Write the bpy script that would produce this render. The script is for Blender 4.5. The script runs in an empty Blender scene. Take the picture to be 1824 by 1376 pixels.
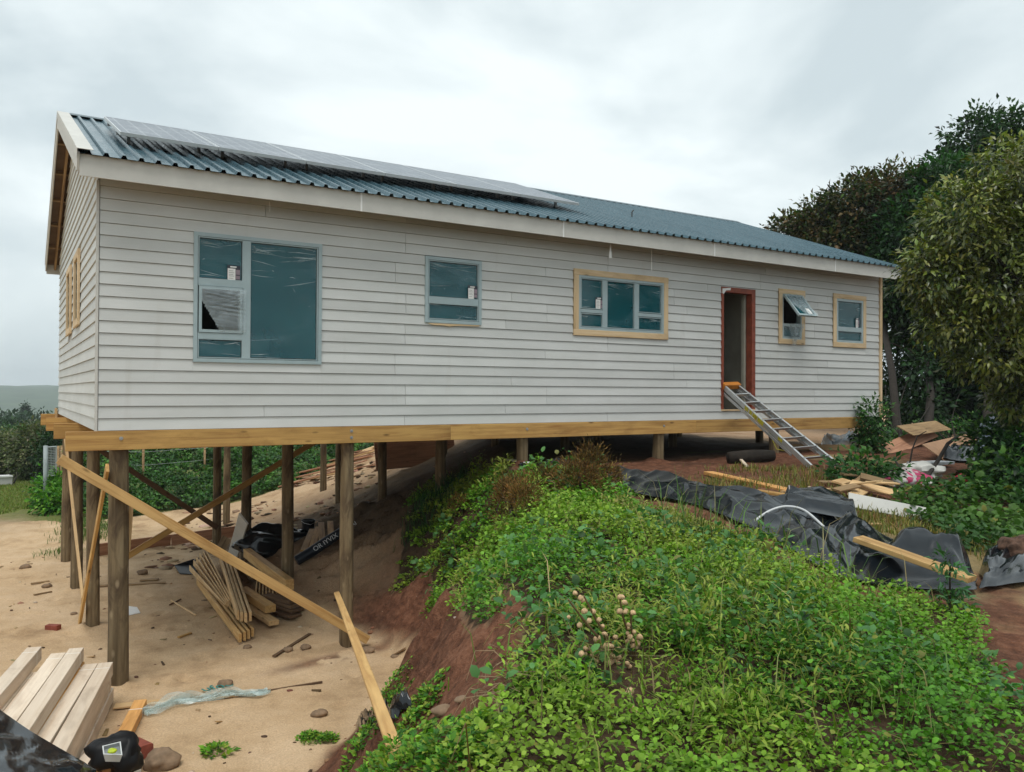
import bpy, bmesh, math, random
import numpy as np
from mathutils import Vector, Matrix
random.seed(7)
RNG = np.random.default_rng(11)
C = bpy.context.scene.collection
scene = bpy.context.scene

# ------------------------------------------------------------------ camera
cam = bpy.data.cameras.new("camera")
cam.sensor_width = 36.0
cam.lens = 28.6993
cam.clip_start = 0.05
cam.clip_end = 9000.0
camo = bpy.data.objects.new("camera", cam)
C.objects.link(camo)
camo.matrix_world = Matrix([[0.850866, -0.008237, -0.525318, -0.881897], [-0.52536, -0.004099, -0.85087, -10.544159], [0.004855, 0.999958, -0.007815, 0.468851], [0.0, 0.0, 0.0, 1.0]])
scene.camera = camo

# ------------------------------------------------------------------ overcast sky
SUN_EL, SUN_AZ = math.radians(68), math.radians(214)   # direction the light comes from
world = bpy.data.worlds.new("World")
scene.world = world
world.use_nodes = True
wn, wl = world.node_tree.nodes, world.node_tree.links
wn.clear()
wout = wn.new("ShaderNodeOutputWorld")
wbg = wn.new("ShaderNodeBackground")
wbg.inputs["Strength"].default_value = 0.1
sky = wn.new("ShaderNodeTexSky")
sky.sky_type = 'NISHITA'
sky.sun_disc = False
sky.sun_elevation = SUN_EL
sky.sun_rotation = SUN_AZ
sky.air_density, sky.dust_density, sky.ozone_density = 1.0, 3.0, 1.0
tc = wn.new("ShaderNodeTexCoord")
mp = wn.new("ShaderNodeMapping")
mp.inputs["Scale"].default_value = (1.0, 1.0, 2.0)
mp.inputs["Location"].default_value = (0.35, 0.2, 0.1)
n1 = wn.new("ShaderNodeTexNoise")
n1.inputs["Scale"].default_value = 2.3
n1.inputs["Detail"].default_value = 7.0
n1.inputs["Roughness"].default_value = 0.5
n1.inputs["Distortion"].default_value = 0.35
cr = wn.new("ShaderNodeValToRGB")
cr.color_ramp.elements[0].position = 0.38
cr.color_ramp.elements[0].color = (5.0, 5.75, 6.0, 1)
cr.color_ramp.elements[1].position = 0.58
cr.color_ramp.elements[1].color = (7.7, 8.35, 8.4, 1)
mixc = wn.new("ShaderNodeMix")
mixc.data_type = 'RGBA'
mixc.inputs["Factor"].default_value = 0.93
wl.new(tc.outputs["Generated"], mp.inputs["Vector"])
wl.new(mp.outputs["Vector"], n1.inputs["Vector"])
wl.new(n1.outputs["Fac"], cr.inputs["Fac"])
wl.new(sky.outputs["Color"], mixc.inputs[6])
wl.new(cr.outputs["Color"], mixc.inputs[7])
wl.new(mixc.outputs[2], wbg.inputs["Color"])
wl.new(wbg.outputs["Background"], wout.inputs["Surface"])

sun = bpy.data.lights.new("sun", 'SUN')
sun.energy = 1.5
sun.angle = math.radians(30)
sun.color = (1.0, 0.97, 0.92)
suno = bpy.data.objects.new("sun", sun)
C.objects.link(suno)
sd = Vector((math.sin(SUN_AZ) * math.cos(SUN_EL), math.cos(SUN_AZ) * math.cos(SUN_EL), math.sin(SUN_EL)))
suno.rotation_euler = (-sd).to_track_quat('-Z', 'Y').to_euler()

vs = scene.view_settings
vs.view_transform = 'Standard'
vs.look = 'None'
vs.exposure = 0.45
vs.gamma = 1.0
vs.use_curve_mapping = False
scene.cycles.max_bounces = 8
scene.cycles.transparent_max_bounces = 12
scene.cycles.use_denoising = True

# ------------------------------------------------------------------ terrain shape
def _hash(ix, iy, seed):
    h = (ix.astype(np.int64) * 374761393 + iy.astype(np.int64) * 668265263 + seed * 1274126177) & 0xffffffff
    h = ((h ^ (h >> 13)) * 1274126177) & 0xffffffff
    h = (h ^ (h >> 16)) & 0xffffffff
    return h / 4294967295.0

def vnoise(x, y, seed=0):
    x = np.asarray(x, float); y = np.asarray(y, float)
    ix, iy = np.floor(x), np.floor(y)
    fx, fy = x - ix, y - iy
    fx = fx * fx * (3 - 2 * fx); fy = fy * fy * (3 - 2 * fy)
    a = _hash(ix, iy, seed); b = _hash(ix + 1, iy, seed)
    c = _hash(ix, iy + 1, seed); d = _hash(ix + 1, iy + 1, seed)
    return (a * (1 - fx) + b * fx) * (1 - fy) + (c * (1 - fx) + d * fx) * fy

def fbm(x, y, octv=4, seed=0, gain=0.5):
    s = 0; a = 1; t = 0
    for k in range(octv):
        s = s + a * vnoise(np.asarray(x) * 2 ** k + 17.3 * k, np.asarray(y) * 2 ** k - 9.1 * k, seed + k)
        t += a; a *= gain
    return s / t - 0.5

def sdist(x, y, pts):
    x = np.asarray(x, float); y = np.asarray(y, float)
    best = np.full(x.shape, 1e18); sg = np.ones(x.shape)
    for (ax, ay), (bx, by) in zip(pts[:-1], pts[1:]):
        dx, dy = bx - ax, by - ay
        t = np.clip(((x - ax) * dx + (y - ay) * dy) / (dx * dx + dy * dy), 0, 1)
        d = (x - ax - t * dx) ** 2 + (y - ay - t * dy) ** 2
        cr_ = dx * (y - ay) - dy * (x - ax)
        m = d < best
        best = np.where(m, d, best); sg = np.where(m, np.where(cr_ < 0, 1.0, -1.0), sg)
    return np.sqrt(best) * sg

FOOT = [(-30, -40), (-6, -14), (-3, -9.6), (-1.0, -6.6), (0.2, -4.9), (1.0, -3.75), (1.9, -2.9), (2.9, -1.9), (3.45, -1.0), (3.5, 0.3), (2.9, 1.6),
        (2.3, 3.0), (2.3, 5), (2.8, 7.5), (3.2, 9), (3.6, 12), (5.5, 18), (9, 26), (20, 60), (60, 300)]
CREST = [(-28, -42), (-4, -14.5), (-1.2, -10.3), (-0.1, -8.9), (0.7, -7.7), (1.35, -6.9), (2.0, -6.05), (2.7, -5.1), (3.5, -3.9), (4.3, -2.8), (5.1, -1.3), (5.65, 0.1),
         (6.4, 1.6), (7.4, 3.2), (8.8, 5.5), (9.6, 8), (10.6, 11), (11.6, 14), (14, 20), (20, 32), (40, 70), (90, 300)]

def sstep(a, b, v):
    t = np.clip((np.asarray(v, float) - a) / (b - a), 0, 1)
    return t * t * (3 - 2 * t)

def slope_t(x, y):
    df = sdist(x, y, FOOT); dc = sdist(x, y, CREST)
    return np.where(df <= 0, 0.0, np.where(dc >= 0, 1.0, df / (df - np.minimum(dc, -1e-6)))), df, dc

def ground_z(x, y, fine=True):
    x = np.asarray(x, float); y = np.asarray(y, float)
    t, df, dc = slope_t(x, y)
    near = 1 - sstep(3, 9, y)
    prof = t ** (1.0 + 0.25 * (1 - near))
    prof = prof * (1 - 0.18 * near) + 0.18 * near * sstep(0.0, 1.0, t)
    plat = -0.70 - 0.42 * sstep(-6.0, -10.0, y - 0.35 * x)
    z = -3.0 + (plat + 3.0) * prof
    z = z + 0.10 * fbm(x * 0.35, y * 0.35, 2, 5)
    bank = np.exp(-((t - 0.5) / 0.33) ** 2) * (t > 0) * (t < 1)
    gul = fbm((x * 0.7 + y * 0.72) * 2.6, (x * 0.7 - y * 0.7) * 0.8, 3, 31)
    z = z + bank * near * 0.75 * gul
    z = z - bank * near * 0.30 * np.abs(fbm((x * 0.7 + y * 0.72) * 4.2 + .8 * fbm(x, y, 2, 3), (x * 0.7 - y * 0.7) * 0.9, 3, 131)) * 2
    z = z + bank * 0.22 * fbm(x * 2.2, y * 2.2, 4, 77, .6)
    if fine:
        rough = 0.055 + 0.05 * sstep(7.5, 10, y) * (1 - sstep(16, 20, y)) + 0.03 * (t > 0.9)
        z = z + rough * fbm(x * 1.7, y * 1.7, 4, 3, 0.6)
        z = z + 0.028 * fbm(x * 6.0, y * 6.0, 3, 9, 0.65)
    z = z + bank * near * 0.10 * fbm(x * 6.5, y * 6.5, 3, 201, .7)
    for px_, py_ in ((.24, .1), (.2, 2.86), (.16, 5.6), (3.06, .1), (3.06, 2.86), (3.06, 5.6), (5.87, .1), (8.65, .1), (11.56, .1)):
        z = z + 0.07 * np.exp(-((x - px_) ** 2 + (y - py_) ** 2) / .05) * (1 + 1.5 * fbm(x * 5, y * 5, 2, 77))
    r = np.hypot(x, y - 5)
    z = z - 44 * sstep(55, 330, r) + 0.4 * sstep(20, 60, r) * fbm(x * .05, y * .05, 3, 4)
    return z

# ------------------------------------------------------------------ helpers
def material(name):
    m = bpy.data.materials.new(name)
    m.use_nodes = True
    n, l = m.node_tree.nodes, m.node_tree.links
    return m, n, l, n["Principled BSDF"]

def set_in(p, **kw):
    for k, v in kw.items():
        k = k.replace("_", " ")
        if isinstance(v, tuple) and len(v) == 3:
            v = (*v, 1)
        p.inputs[k].default_value = v

def nodes_noise(n, l, coord, scale, detail=4, rough=0.55, stretch=None, dist=0.0):
    t = n.new("ShaderNodeTexNoise")
    t.inputs["Scale"].default_value = scale
    t.inputs["Detail"].default_value = detail
    t.inputs["Roughness"].default_value = rough
    t.inputs["Distortion"].default_value = dist
    if stretch:
        mpn = n.new("ShaderNodeMapping")
        mpn.inputs["Scale"].default_value = stretch
        l.new(coord, mpn.inputs["Vector"])
        coord = mpn.outputs["Vector"]
    l.new(coord, t.inputs["Vector"])
    return t.outputs["Fac"]

def ramp(n, l, fac, stops):
    r = n.new("ShaderNodeValToRGB")
    e = r.color_ramp.elements
    while len(e) < len(stops):
        e.new(0.5)
    for k, (p, c) in enumerate(stops):
        e[k].position = p
        e[k].color = (*c, 1) if len(c) == 3 else c
    l.new(fac, r.inputs["Fac"])
    return r.outputs["Color"]

def mixcol(n, l, a, b, fac, mode='MIX'):
    m = n.new("ShaderNodeMix")
    m.data_type = 'RGBA'
    m.blend_type = mode
    for i, v in ((6, a), (7, b)):
        if isinstance(v, tuple):
            m.inputs[i].default_value = (*v, 1)
        else:
            l.new(v, m.inputs[i])
    if isinstance(fac, (int, float)):
        m.inputs["Factor"].default_value = fac
    else:
        l.new(fac, m.inputs["Factor"])
    return m.outputs[2]

def bump(n, l, p, h, strength=0.3, dist=0.02):
    b = n.new("ShaderNodeBump")
    b.inputs["Strength"].default_value = strength
    b.inputs["Distance"].default_value = dist
    l.new(h, b.inputs["Height"])
    l.new(b.outputs["Normal"], p.inputs["Normal"])

def objcoord(n):
    return n.new("ShaderNodeTexCoord").outputs["Object"]

def objrand(n):
    return n.new("ShaderNodeObjectInfo").outputs["Random"]

def wood(name, c0, c1, rough=0.75, var=0.25, ring=22.0, knots=True):
    """Sawn timber; the grain runs along the piece's own X axis."""
    m, n, l, p = material(name)
    co = objcoord(n)
    add = n.new("ShaderNodeVectorMath"); add.operation = 'ADD'
    sc = n.new("ShaderNodeVectorMath"); sc.operation = 'SCALE'
    cmb = n.new("ShaderNodeCombineXYZ")
    r = objrand(n)
    for i in range(3):
        l.new(r, cmb.inputs[i])
    l.new(cmb.outputs[0], sc.inputs[0]); sc.inputs["Scale"].default_value = 37.0
    l.new(co, add.inputs[0]); l.new(sc.outputs[0], add.inputs[1])
    v = add.outputs[0]
    g = nodes_noise(n, l, v, 1.0, 5, 0.6, (0.9, ring, ring), 0.6)
    g2 = nodes_noise(n, l, v, 1.0, 3, 0.5, (1.3, 5.0, 5.0), 0.3)
    col = ramp(n, l, g, [(0.30, c1), (0.55, c0), (0.75, tuple(min(1, x * 1.12) for x in c0))])
    col = mixcol(n, l, col, tuple(x * 0.62 for x in c1), ramp(n, l, g2, [(0.55, (0, 0, 0)), (0.8, (0.6, 0.6, 0.6))]))
    if knots:
        vo = n.new("ShaderNodeTexVoronoi")
        mk = n.new("ShaderNodeMapping"); mk.inputs["Scale"].default_value = (2.2, 7.0, 7.0)
        l.new(v, mk.inputs["Vector"]); l.new(mk.outputs[0], vo.inputs["Vector"])
        vo.inputs["Scale"].default_value = 1.0
        col = mixcol(n, l, col, tuple(x * 0.30 for x in c1), ramp(n, l, vo.outputs["Distance"], [(0.05, (0.8, 0.8, 0.8)), (0.15, (0, 0, 0))]))
    g3 = nodes_noise(n, l, v, 1.0, 5, 0.7, (1.1, 3.0, 3.0), 0.8)
    col = mixcol(n, l, col, (0.66, 0.62, 0.58), ramp(n, l, g3, [(0.5, (0, 0, 0)), (0.72, (0.8, 0.8, 0.8))]), 'MULTIPLY')
    hv = n.new("ShaderNodeHueSaturation")
    mr = n.new("ShaderNodeMapRange")
    mr.inputs["To Min"].default_value = 1 - var; mr.inputs["To Max"].default_value = 1 + var * 0.7
    l.new(r, mr.inputs["Value"]); l.new(mr.outputs[0], hv.inputs["Value"])
    l.new(col, hv.inputs["Color"]); l.new(hv.outputs[0], p.inputs["Base Color"])
    set_in(p, Roughness=rough)
    p.inputs["Specular IOR Level"].default_value = 0.3
    bump(n, l, p, g, 0.35, 0.004)
    return m

def plain(name, col, rough=0.6, metal=0.0, var=0.12, scale=6.0, spec=0.4, bmp=0.0, col2=None):
    m, n, l, p = material(name)
    f = nodes_noise(n, l, objcoord(n), scale, 5, 0.6)
    c2 = col2 or tuple(x * (1 - 2.2 * var) for x in col)
    l.new(ramp(n, l, f, [(0.32, c2), (0.66, col)]), p.inputs["Base Color"])
    set_in(p, Roughness=rough, Metallic=metal)
    p.inputs["Specular IOR Level"].default_value = spec
    if bmp:
        bump(n, l, p, f, bmp, 0.01)
    return m

def leafmat(name, rough=0.45, trans=0.28, spec=0.2):
    m, n, l, p = material(name)
    a = n.new("ShaderNodeAttribute"); a.attribute_name = "tint"
    l.new(a.outputs["Color"], p.inputs["Base Color"])
    set_in(p, Roughness=rough)
    p.inputs["Specular IOR Level"].default_value = spec
    tr = n.new("ShaderNodeBsdfTranslucent")
    l.new(mixcol(n, l, a.outputs["Color"], (1.0, 1.25, 0.45), 1.0, 'MULTIPLY'), tr.inputs["Color"])
    mx = n.new("ShaderNodeMixShader"); mx.inputs[0].default_value = trans
    l.new(p.outputs[0], mx.inputs[1]); l.new(tr.outputs[0], mx.inputs[2])
    l.new(mx.outputs[0], n["Material Output"].inputs["Surface"])
    return m

def basis(d, up=(0, 0, 1)):
    d = Vector(d).normalized()
    u = Vector(up)
    if abs(d.dot(u.normalized())) > 0.985:
        u = Vector((0, 1, 0)) if abs(d.y) < 0.9 else Vector((1, 0, 0))
    s = u.cross(d).normalized()
    return d, s, d.cross(s).normalized()

class MB:
    """Collects verts and faces and links them as ONE mesh object."""
    def __init__(s):
        s.v, s.f, s.m = [], [], []
    def add(s, verts, faces, mi=0):
        o = len(s.v)
        s.v += [tuple(q) for q in verts]
        s.f += [tuple(i + o for i in q) for q in faces]
        s.m += [mi] * len(faces)
        return s
    def box(s, a, b, mi=0):
        (x0, y0, z0), (x1, y1, z1) = a, b
        x0, x1 = min(x0, x1), max(x0, x1); y0, y1 = min(y0, y1), max(y0, y1); z0, z1 = min(z0, z1), max(z0, z1)
        V = [(x0, y0, z0), (x1, y0, z0), (x1, y1, z0), (x0, y1, z0), (x0, y0, z1), (x1, y0, z1), (x1, y1, z1), (x0, y1, z1)]
        return s.add(V, [(0, 3, 2, 1), (4, 5, 6, 7), (0, 1, 5, 4), (1, 2, 6, 5), (2, 3, 7, 6), (3, 0, 4, 7)], mi)
    def bar(s, p0, p1, w, t, up=(0, 0, 1), mi=0, ch=0.0, w1=None):
        """rectangular bar from p0 to p1: w across (side axis), t along up"""
        p0, p1 = Vector(p0), Vector(p1)
        d, sx, u = basis(p1 - p0, up)
        V = []
        for p, ww in ((p0, w), (p1, w if w1 is None else w1)):
            a, b = ww / 2, t / 2
            if ch:
                c = min(ch, a * .6, b * .6)
                pts = [(-a + c, -b), (a - c, -b), (a, -b + c), (a, b - c), (a - c, b), (-a + c, b), (-a, b - c), (-a, -b + c)]
            else:
                pts = [(-a, -b), (a, -b), (a, b), (-a, b)]
            V += [p + sx * q[0] + u * q[1] for q in pts]
        k = len(V) // 2
        F = [tuple((i, (i + 1) % k, k + (i + 1) % k, k + i)) for i in range(k)]
        F += [tuple(range(k))[::-1], tuple(range(k, 2 * k))]
        return s.add(V, F, mi)
    def tube(s, pts, rad, n=8, mi=0, cap=True, wob=0.0):
        pts = [Vector(q) for q in pts]
        if not hasattr(rad, '__len__'):
            rad = [rad] * len(pts)
        V = []; prev = None
        for i, q in enumerate(pts):
            d = (pts[min(i + 1, len(pts) - 1)] - pts[max(i - 1, 0)])
            if prev is None:
                d, sx, u = basis(d)
            else:
                d = d.normalized(); sx = (prev - d * prev.dot(d)).normalized(); u = d.cross(sx)
            prev = sx
            for k in range(n):
                a = 2 * math.pi * k / n
                r = rad[i] * (1 + (wob * (random.random() - .5) if wob else 0))
                V.append(q + sx * (math.cos(a) * r) + u * (math.sin(a) * r))
        F = []
        for i in range(len(pts) - 1):
            for k in range(n):
                F.append((i * n + k, i * n + (k + 1) % n, (i + 1) * n + (k + 1) % n, (i + 1) * n + k))
        if cap:
            F += [tuple(range(n))[::-1], tuple(range((len(pts) - 1) * n, len(pts) * n))]
        return s.add(V, F, mi)
    def grid(s, fn, nu, nv, mi=0):
        V = [fn(i / nu, j / nv) for j in range(nv + 1) for i in range(nu + 1)]
        w = nu + 1
        F = [(j * w + i, j * w + i + 1, (j + 1) * w + i + 1, (j + 1) * w + i) for j in range(nv) for i in range(nu)]
        return s.add(V, F, mi)
    def prism(s, poly, off, mi=0):
        """polygon (3D points) extruded by the vector off"""
        k = len(poly); o = Vector(off)
        V = [Vector(q) for q in poly] + [Vector(q) + o for q in poly]
        F = [tuple(range(k))[::-1], tuple(range(k, 2 * k))] + [(i, (i + 1) % k, k + (i + 1) % k, k + i) for i in range(k)]
        return s.add(V, F, mi)
    def build(s, name, mats, parent=None, smooth=False, origin=None, ang=None):
        me = bpy.data.meshes.new(name)
        V = s.v
        if origin is not None:
            V = [(a - origin[0], b - origin[1], c - origin[2]) for a, b, c in V]
        me.from_pydata(V, [], s.f)
        for mt in (mats if isinstance(mats, (list, tuple)) else [mats]):
            me.materials.append(mt)
        if any(s.m):
            me.polygons.foreach_set("material_index", s.m)
        bm = bmesh.new(); bm.from_mesh(me); bmesh.ops.recalc_face_normals(bm, faces=bm.faces); bm.to_mesh(me); bm.free()
        if smooth:
            me.shade_smooth()
            if ang:
                me.set_sharp_from_angle(angle=math.radians(ang))
        o = bpy.data.objects.new(name, me)
        C.objects.link(o)
        if origin is not None:
            o.location = origin
        par(o, parent)
        return o

BASE = {}
def par(o, parent):
    if parent is not None:
        o.parent = parent
        b = BASE.get(parent.name, Matrix.Identity(4))
        o.matrix_parent_inverse = b.inverted()
    BASE[o.name] = Matrix.LocRotScale(o.location, o.rotation_euler, o.scale) if o.rotation_mode != 'QUATERNION' else Matrix.LocRotScale(o.location, o.rotation_quaternion, o.scale)

def tag(o, label, cat, group=None, kind=None):
    o["label"] = label; o["category"] = cat
    if group: o["group"] = group
    if kind: o["kind"] = kind
    return o

def thing(name, loc, label, cat, group=None, rz=0.0):
    o = bpy.data.objects.new(name, None)
    o.empty_display_size = 0.1
    C.objects.link(o)
    o.location = loc; o.rotation_euler = (0, 0, rz)
    BASE[o.name] = Matrix.LocRotScale(Vector(loc), o.rotation_euler, None)
    return tag(o, label, cat, group)

def board(name, p0, p1, w, t, mat, parent=None, up=(0, 0, 1), ch=0.004, w1=None, bow=0.0, mats=None, marks=()):
    """A sawn piece: its own local X runs along it. w across, t along up."""
    p0, p1 = Vector(p0), Vector(p1)
    d, sx, u = basis(p1 - p0, up)
    L = (p1 - p0).length
    mb = MB()
    n = 6 if bow else 1
    for a, tt in ((w, t),):
        prof = None
        V = []; k = 8
        for i in range(n + 1):
            f = i / n
            ww = (w + ((w1 if w1 is not None else w) - w) * f) / 2
            hh = t / 2; c = min(ch, ww * .5, hh * .5)
            b = bow * (1 - (2 * f - 1) ** 2)
            for (a_, b_) in [(-ww + c, -hh), (ww - c, -hh), (ww, -hh + c), (ww, hh - c), (ww - c, hh), (-ww + c, hh), (-ww, hh - c), (-ww, -hh + c)]:
                V.append(((f - .5) * L, a_, b_ + b))
        F = []
        for i in range(n):
            F += [(i * k + j, i * k + (j + 1) % k, (i + 1) * k + (j + 1) % k, (i + 1) * k + j) for j in range(k)]
        F += [tuple(range(k))[::-1], tuple(range(n * k, n * k + k))]
        mb.add(V, F)
    for (f, hw, mi) in marks:
        x = (f - .5) * L
        mb.box((x - hw, -w / 2 - .0015, -t / 2 - .0015), (x + hw, w / 2 + .0015, t / 2 + .0015), mi)
    me_o = mb.build(name, mats or mat, None)
    M = Matrix((d, sx, u)).transposed().to_4x4()
    M.translation = (p0 + p1) / 2
    me_o.rotation_mode = 'QUATERNION'
    me_o.location = M.translation
    me_o.rotation_quaternion = M.to_quaternion()
    par(me_o, parent)
    return me_o

def mesh_np(name, V, F, mat, tint=None, parent=None, smooth=False, quads=False):
    me = bpy.data.meshes.new(name)
    V = np.asarray(V, np.float32); F = np.asarray(F, np.int32)
    k = F.shape[1]
    me.vertices.add(len(V)); me.vertices.foreach_set("co", V.ravel())
    me.loops.add(F.size); me.loops.foreach_set("vertex_index", F.ravel())
    me.polygons.add(len(F))
    me.polygons.foreach_set("loop_start", np.arange(0, F.size, k, dtype=np.int32))
    me.polygons.foreach_set("loop_total", np.full(len(F), k, np.int32))
    me.update(calc_edges=True)
    if smooth:
        me.polygons.foreach_set("use_smooth", np.ones(len(F), bool))
    if tint is not None:
        at = me.color_attributes.new("tint", 'FLOAT_COLOR', 'POINT')
        t = np.ones((len(V), 4), np.float32); t[:, :3] = tint
        at.data.foreach_set("color", t.ravel())
    me.materials.append(mat)
    me.validate()
    o = bpy.data.objects.new(name, me)
    C.objects.link(o)
    par(o, parent)
    return o

def unit(a):
    return a / np.maximum(np.linalg.norm(a, axis=1, keepdims=True), 1e-9)

def leaf_arrays(P, D, N, L, Wd, fold=0.18, droop=0.15):
    """one folded leaf (5 verts, 4 tris) per row"""
    n = len(P)
    D = unit(D); S = unit(np.cross(D, N)); N = np.cross(S, D)
    L = np.broadcast_to(L, (n,))[:, None]; Wd = np.broadcast_to(Wd, (n,))[:, None]
    v0 = P
    v1 = P + D * L * .45 - S * Wd * .5 + N * Wd * fold
    v2 = P + D * L * .52
    v3 = P + D * L * .45 + S * Wd * .5 + N * Wd * fold
    v4 = P + D * L - N * L * droop
    V = np.stack([v0, v1, v2, v3, v4], 1).reshape(-1, 3)
    b = (np.arange(n) * 5)[:, None, None]
    F = (np.array([[0, 2, 1], [0, 3, 2], [1, 2, 4], [2, 3, 4]])[None] + b).reshape(-1, 3)
    return V, F

def round_arrays(P, D, N, L, Wd, curl=0.2):
    """one rounded, lengthwise-curved leaf (6 verts, 4 tris) per row"""
    n = len(P)
    D = unit(D); S = unit(np.cross(D, N)); N = np.cross(S, D)
    L = np.broadcast_to(L, (n,))[:, None]; Wd = np.broadcast_to(Wd, (n,))[:, None]
    V = np.stack([P, P + D * L * .34 - S * Wd * .5 + N * L * curl * .5, P + D * L * .34 + S * Wd * .5 + N * L * curl * .5,
                  P + D * L * .78 - S * Wd * .4 + N * L * curl * .4, P + D * L * .78 + S * Wd * .4 + N * L * curl * .4, P + D * L - N * L * curl * .15], 1).reshape(-1, 3)
    b = (np.arange(n) * 6)[:, None, None]
    F = (np.array([[0, 2, 1], [1, 2, 4], [1, 4, 3], [3, 4, 5]])[None] + b).reshape(-1, 3)
    return V, F

def blade_arrays(P, D, L, Wd, lean):
    """grass blades: base pair, mid pair, tip; D is the horizontal lean direction"""
    n = len(P)
    up = np.array([0, 0, 1.0])
    S = unit(np.cross(D, up))
    L = np.broadcast_to(L, (n,))[:, None]; Wd = np.broadcast_to(Wd, (n,))[:, None]; lean = np.broadcast_to(lean, (n,))[:, None]
    m = P + up * L * .55 + D * L * lean * .3
    t = P + up * L * (1 - .35 * lean) + D * L * lean
    V = np.stack([P - S * Wd / 2, P + S * Wd / 2, m - S * Wd * .4, m + S * Wd * .4, t], 1).reshape(-1, 3)
    b = (np.arange(n) * 5)[:, None, None]
    F = (np.array([[0, 1, 3], [0, 3, 2], [2, 3, 4]])[None] + b).reshape(-1, 3)
    return V, F

def cat_arrays(parts):
    Vs, Fs, Ts = [], [], []; o = 0
    for V, F, T in parts:
        Vs.append(V); Fs.append(F + o); Ts.append(T); o += len(V)
    return np.concatenate(Vs), np.concatenate(Fs), np.concatenate(Ts)

def in_poly(x, y, poly):
    x = np.asarray(x); y = np.asarray(y)
    c = np.zeros(x.shape, bool)
    n = len(poly)
    for i in range(n):
        ax, ay = poly[i][:2]; bx, by = poly[(i + 1) % n][:2]
        if ay == by: continue
        m = ((ay > y) != (by > y)) & (x < (bx - ax) * (y - ay) / (by - ay) + ax)
        c ^= m
    return c

def gz(x, y):
    return float(ground_z(np.array([x]), np.array([y]))[0])

def pick(cols, n, jit=0.18):
    cols = np.array(cols, float)
    c = cols[RNG.integers(0, len(cols), n)]
    return np.clip(c * (1 + jit * RNG.standard_normal((n, 1))) * (1 + .06 * RNG.standard_normal((n, 3))), 0.004, 0.9)

# ------------------------------------------------------------------ materials
M = {}
def _ground_mat():
    m, n, l, p = material("ground_soil")
    a = n.new("ShaderNodeAttribute"); a.attribute_name = "tint"
    sep = n.new("ShaderNodeSeparateColor")
    l.new(a.outputs["Color"], sep.inputs[0])
    co = objcoord(n)
    f1 = nodes_noise(n, l, co, 1.1, 6, 0.62)
    f2 = nodes_noise(n, l, co, 9.0, 6, 0.7)
    f3 = nodes_noise(n, l, co, 55.0, 3, 0.7)
    sand = ramp(n, l, f1, [(0.30, (0.33, 0.215, 0.12)), (0.45, (0.52, 0.36, 0.21)), (0.70, (0.63, 0.46, 0.295))])
    sand = mixcol(n, l, sand, (0.34, 0.225, 0.135), ramp(n, l, f2, [(0.58, (0, 0, 0)), (0.78, (0.5, 0.5, 0.5))]))
    red = ramp(n, l, f2, [(0.28, (0.055, 0.024, 0.015)), (0.5, (0.155, 0.066, 0.037)), (0.75, (0.28, 0.135, 0.08))])
    red = mixcol(n, l, red, (0.065, 0.034, 0.022), ramp(n, l, f1, [(0.5, (0, 0, 0)), (0.7, (0.7, 0.7, 0.7))]))
    grass = ramp(n, l, f2, [(0.3, (0.075, 0.115, 0.022)), (0.7, (0.20, 0.225, 0.055))])
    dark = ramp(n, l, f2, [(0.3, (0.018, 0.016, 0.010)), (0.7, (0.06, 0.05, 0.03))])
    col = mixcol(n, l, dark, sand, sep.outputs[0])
    col = mixcol(n, l, col, red, sep.outputs[2])
    col = mixcol(n, l, col, grass, sep.outputs[1])
    grit = ramp(n, l, f3, [(0.25, (0.62, 0.62, 0.62)), (0.6, (1.0, 1.0, 1.0)), (0.8, (1.3, 1.28, 1.25))])
    col = mixcol(n, l, col, grit, 0.8, 'MULTIPLY')
    l.new(col, p.inputs["Base Color"])
    set_in(p, Roughness=0.92)
    p.inputs["Specular IOR Level"].default_value = 0.15
    ad = n.new("ShaderNodeMath"); ad.operation = 'MULTIPLY_ADD'
    l.new(f3, ad.inputs[0]); ad.inputs[1].default_value = 0.35
    rg = n.new("ShaderNodeMath"); rg.operation = 'MULTIPLY_ADD'; l.new(sep.outputs[2], rg.inputs[0]); rg.inputs[1].default_value = 2.6; rg.inputs[2].default_value = 0.8
    f4 = nodes_noise(n, l, co, 4.5, 6, 0.72)
    ml = n.new("ShaderNodeMath"); ml.operation = 'MULTIPLY'; l.new(f4, ml.inputs[0]); l.new(rg.outputs[0], ml.inputs[1])
    l.new(ml.outputs[0], ad.inputs[2])
    bump(n, l, p, ad.outputs[0], 0.6, 0.05)
    return m
M['ground'] = _ground_mat()

def _clad():
    m, n, l, p = material("painted_fibre_board")
    co = objcoord(n)
    f = nodes_noise(n, l, co, 1.0, 5, 0.6, (0.9, 0.9, 3.0))
    g = nodes_noise(n, l, co, 1.0, 4, 0.6, (4.0, 4.0, 60.0))
    col = ramp(n, l, f, [(0.3, (0.515, 0.525, 0.505)), (0.7, (0.595, 0.605, 0.59))])
    st = nodes_noise(n, l, co, 1.0, 4, 0.6, (5.0, 5.0, 0.5))
    col = mixcol(n, l, col, (0.36, 0.33, 0.28), ramp(n, l, st, [(0.6, (0, 0, 0)), (0.85, (0.3, 0.3, 0.3))]))
    hv = n.new("ShaderNodeHueSaturation"); mr = n.new("ShaderNodeMapRange")
    mr.inputs["To Min"].default_value = 0.91; mr.inputs["To Max"].default_value = 1.05
    l.new(objrand(n), mr.inputs["Value"]); l.new(mr.outputs[0], hv.inputs["Value"])
    l.new(col, hv.inputs["Color"]); l.new(hv.outputs[0], p.inputs["Base Color"])
    set_in(p, Roughness=0.62); p.inputs["Specular IOR Level"].default_value = 0.3
    bump(n, l, p, g, 0.25, 0.004)
    return m
M['clad'] = _clad()
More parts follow.
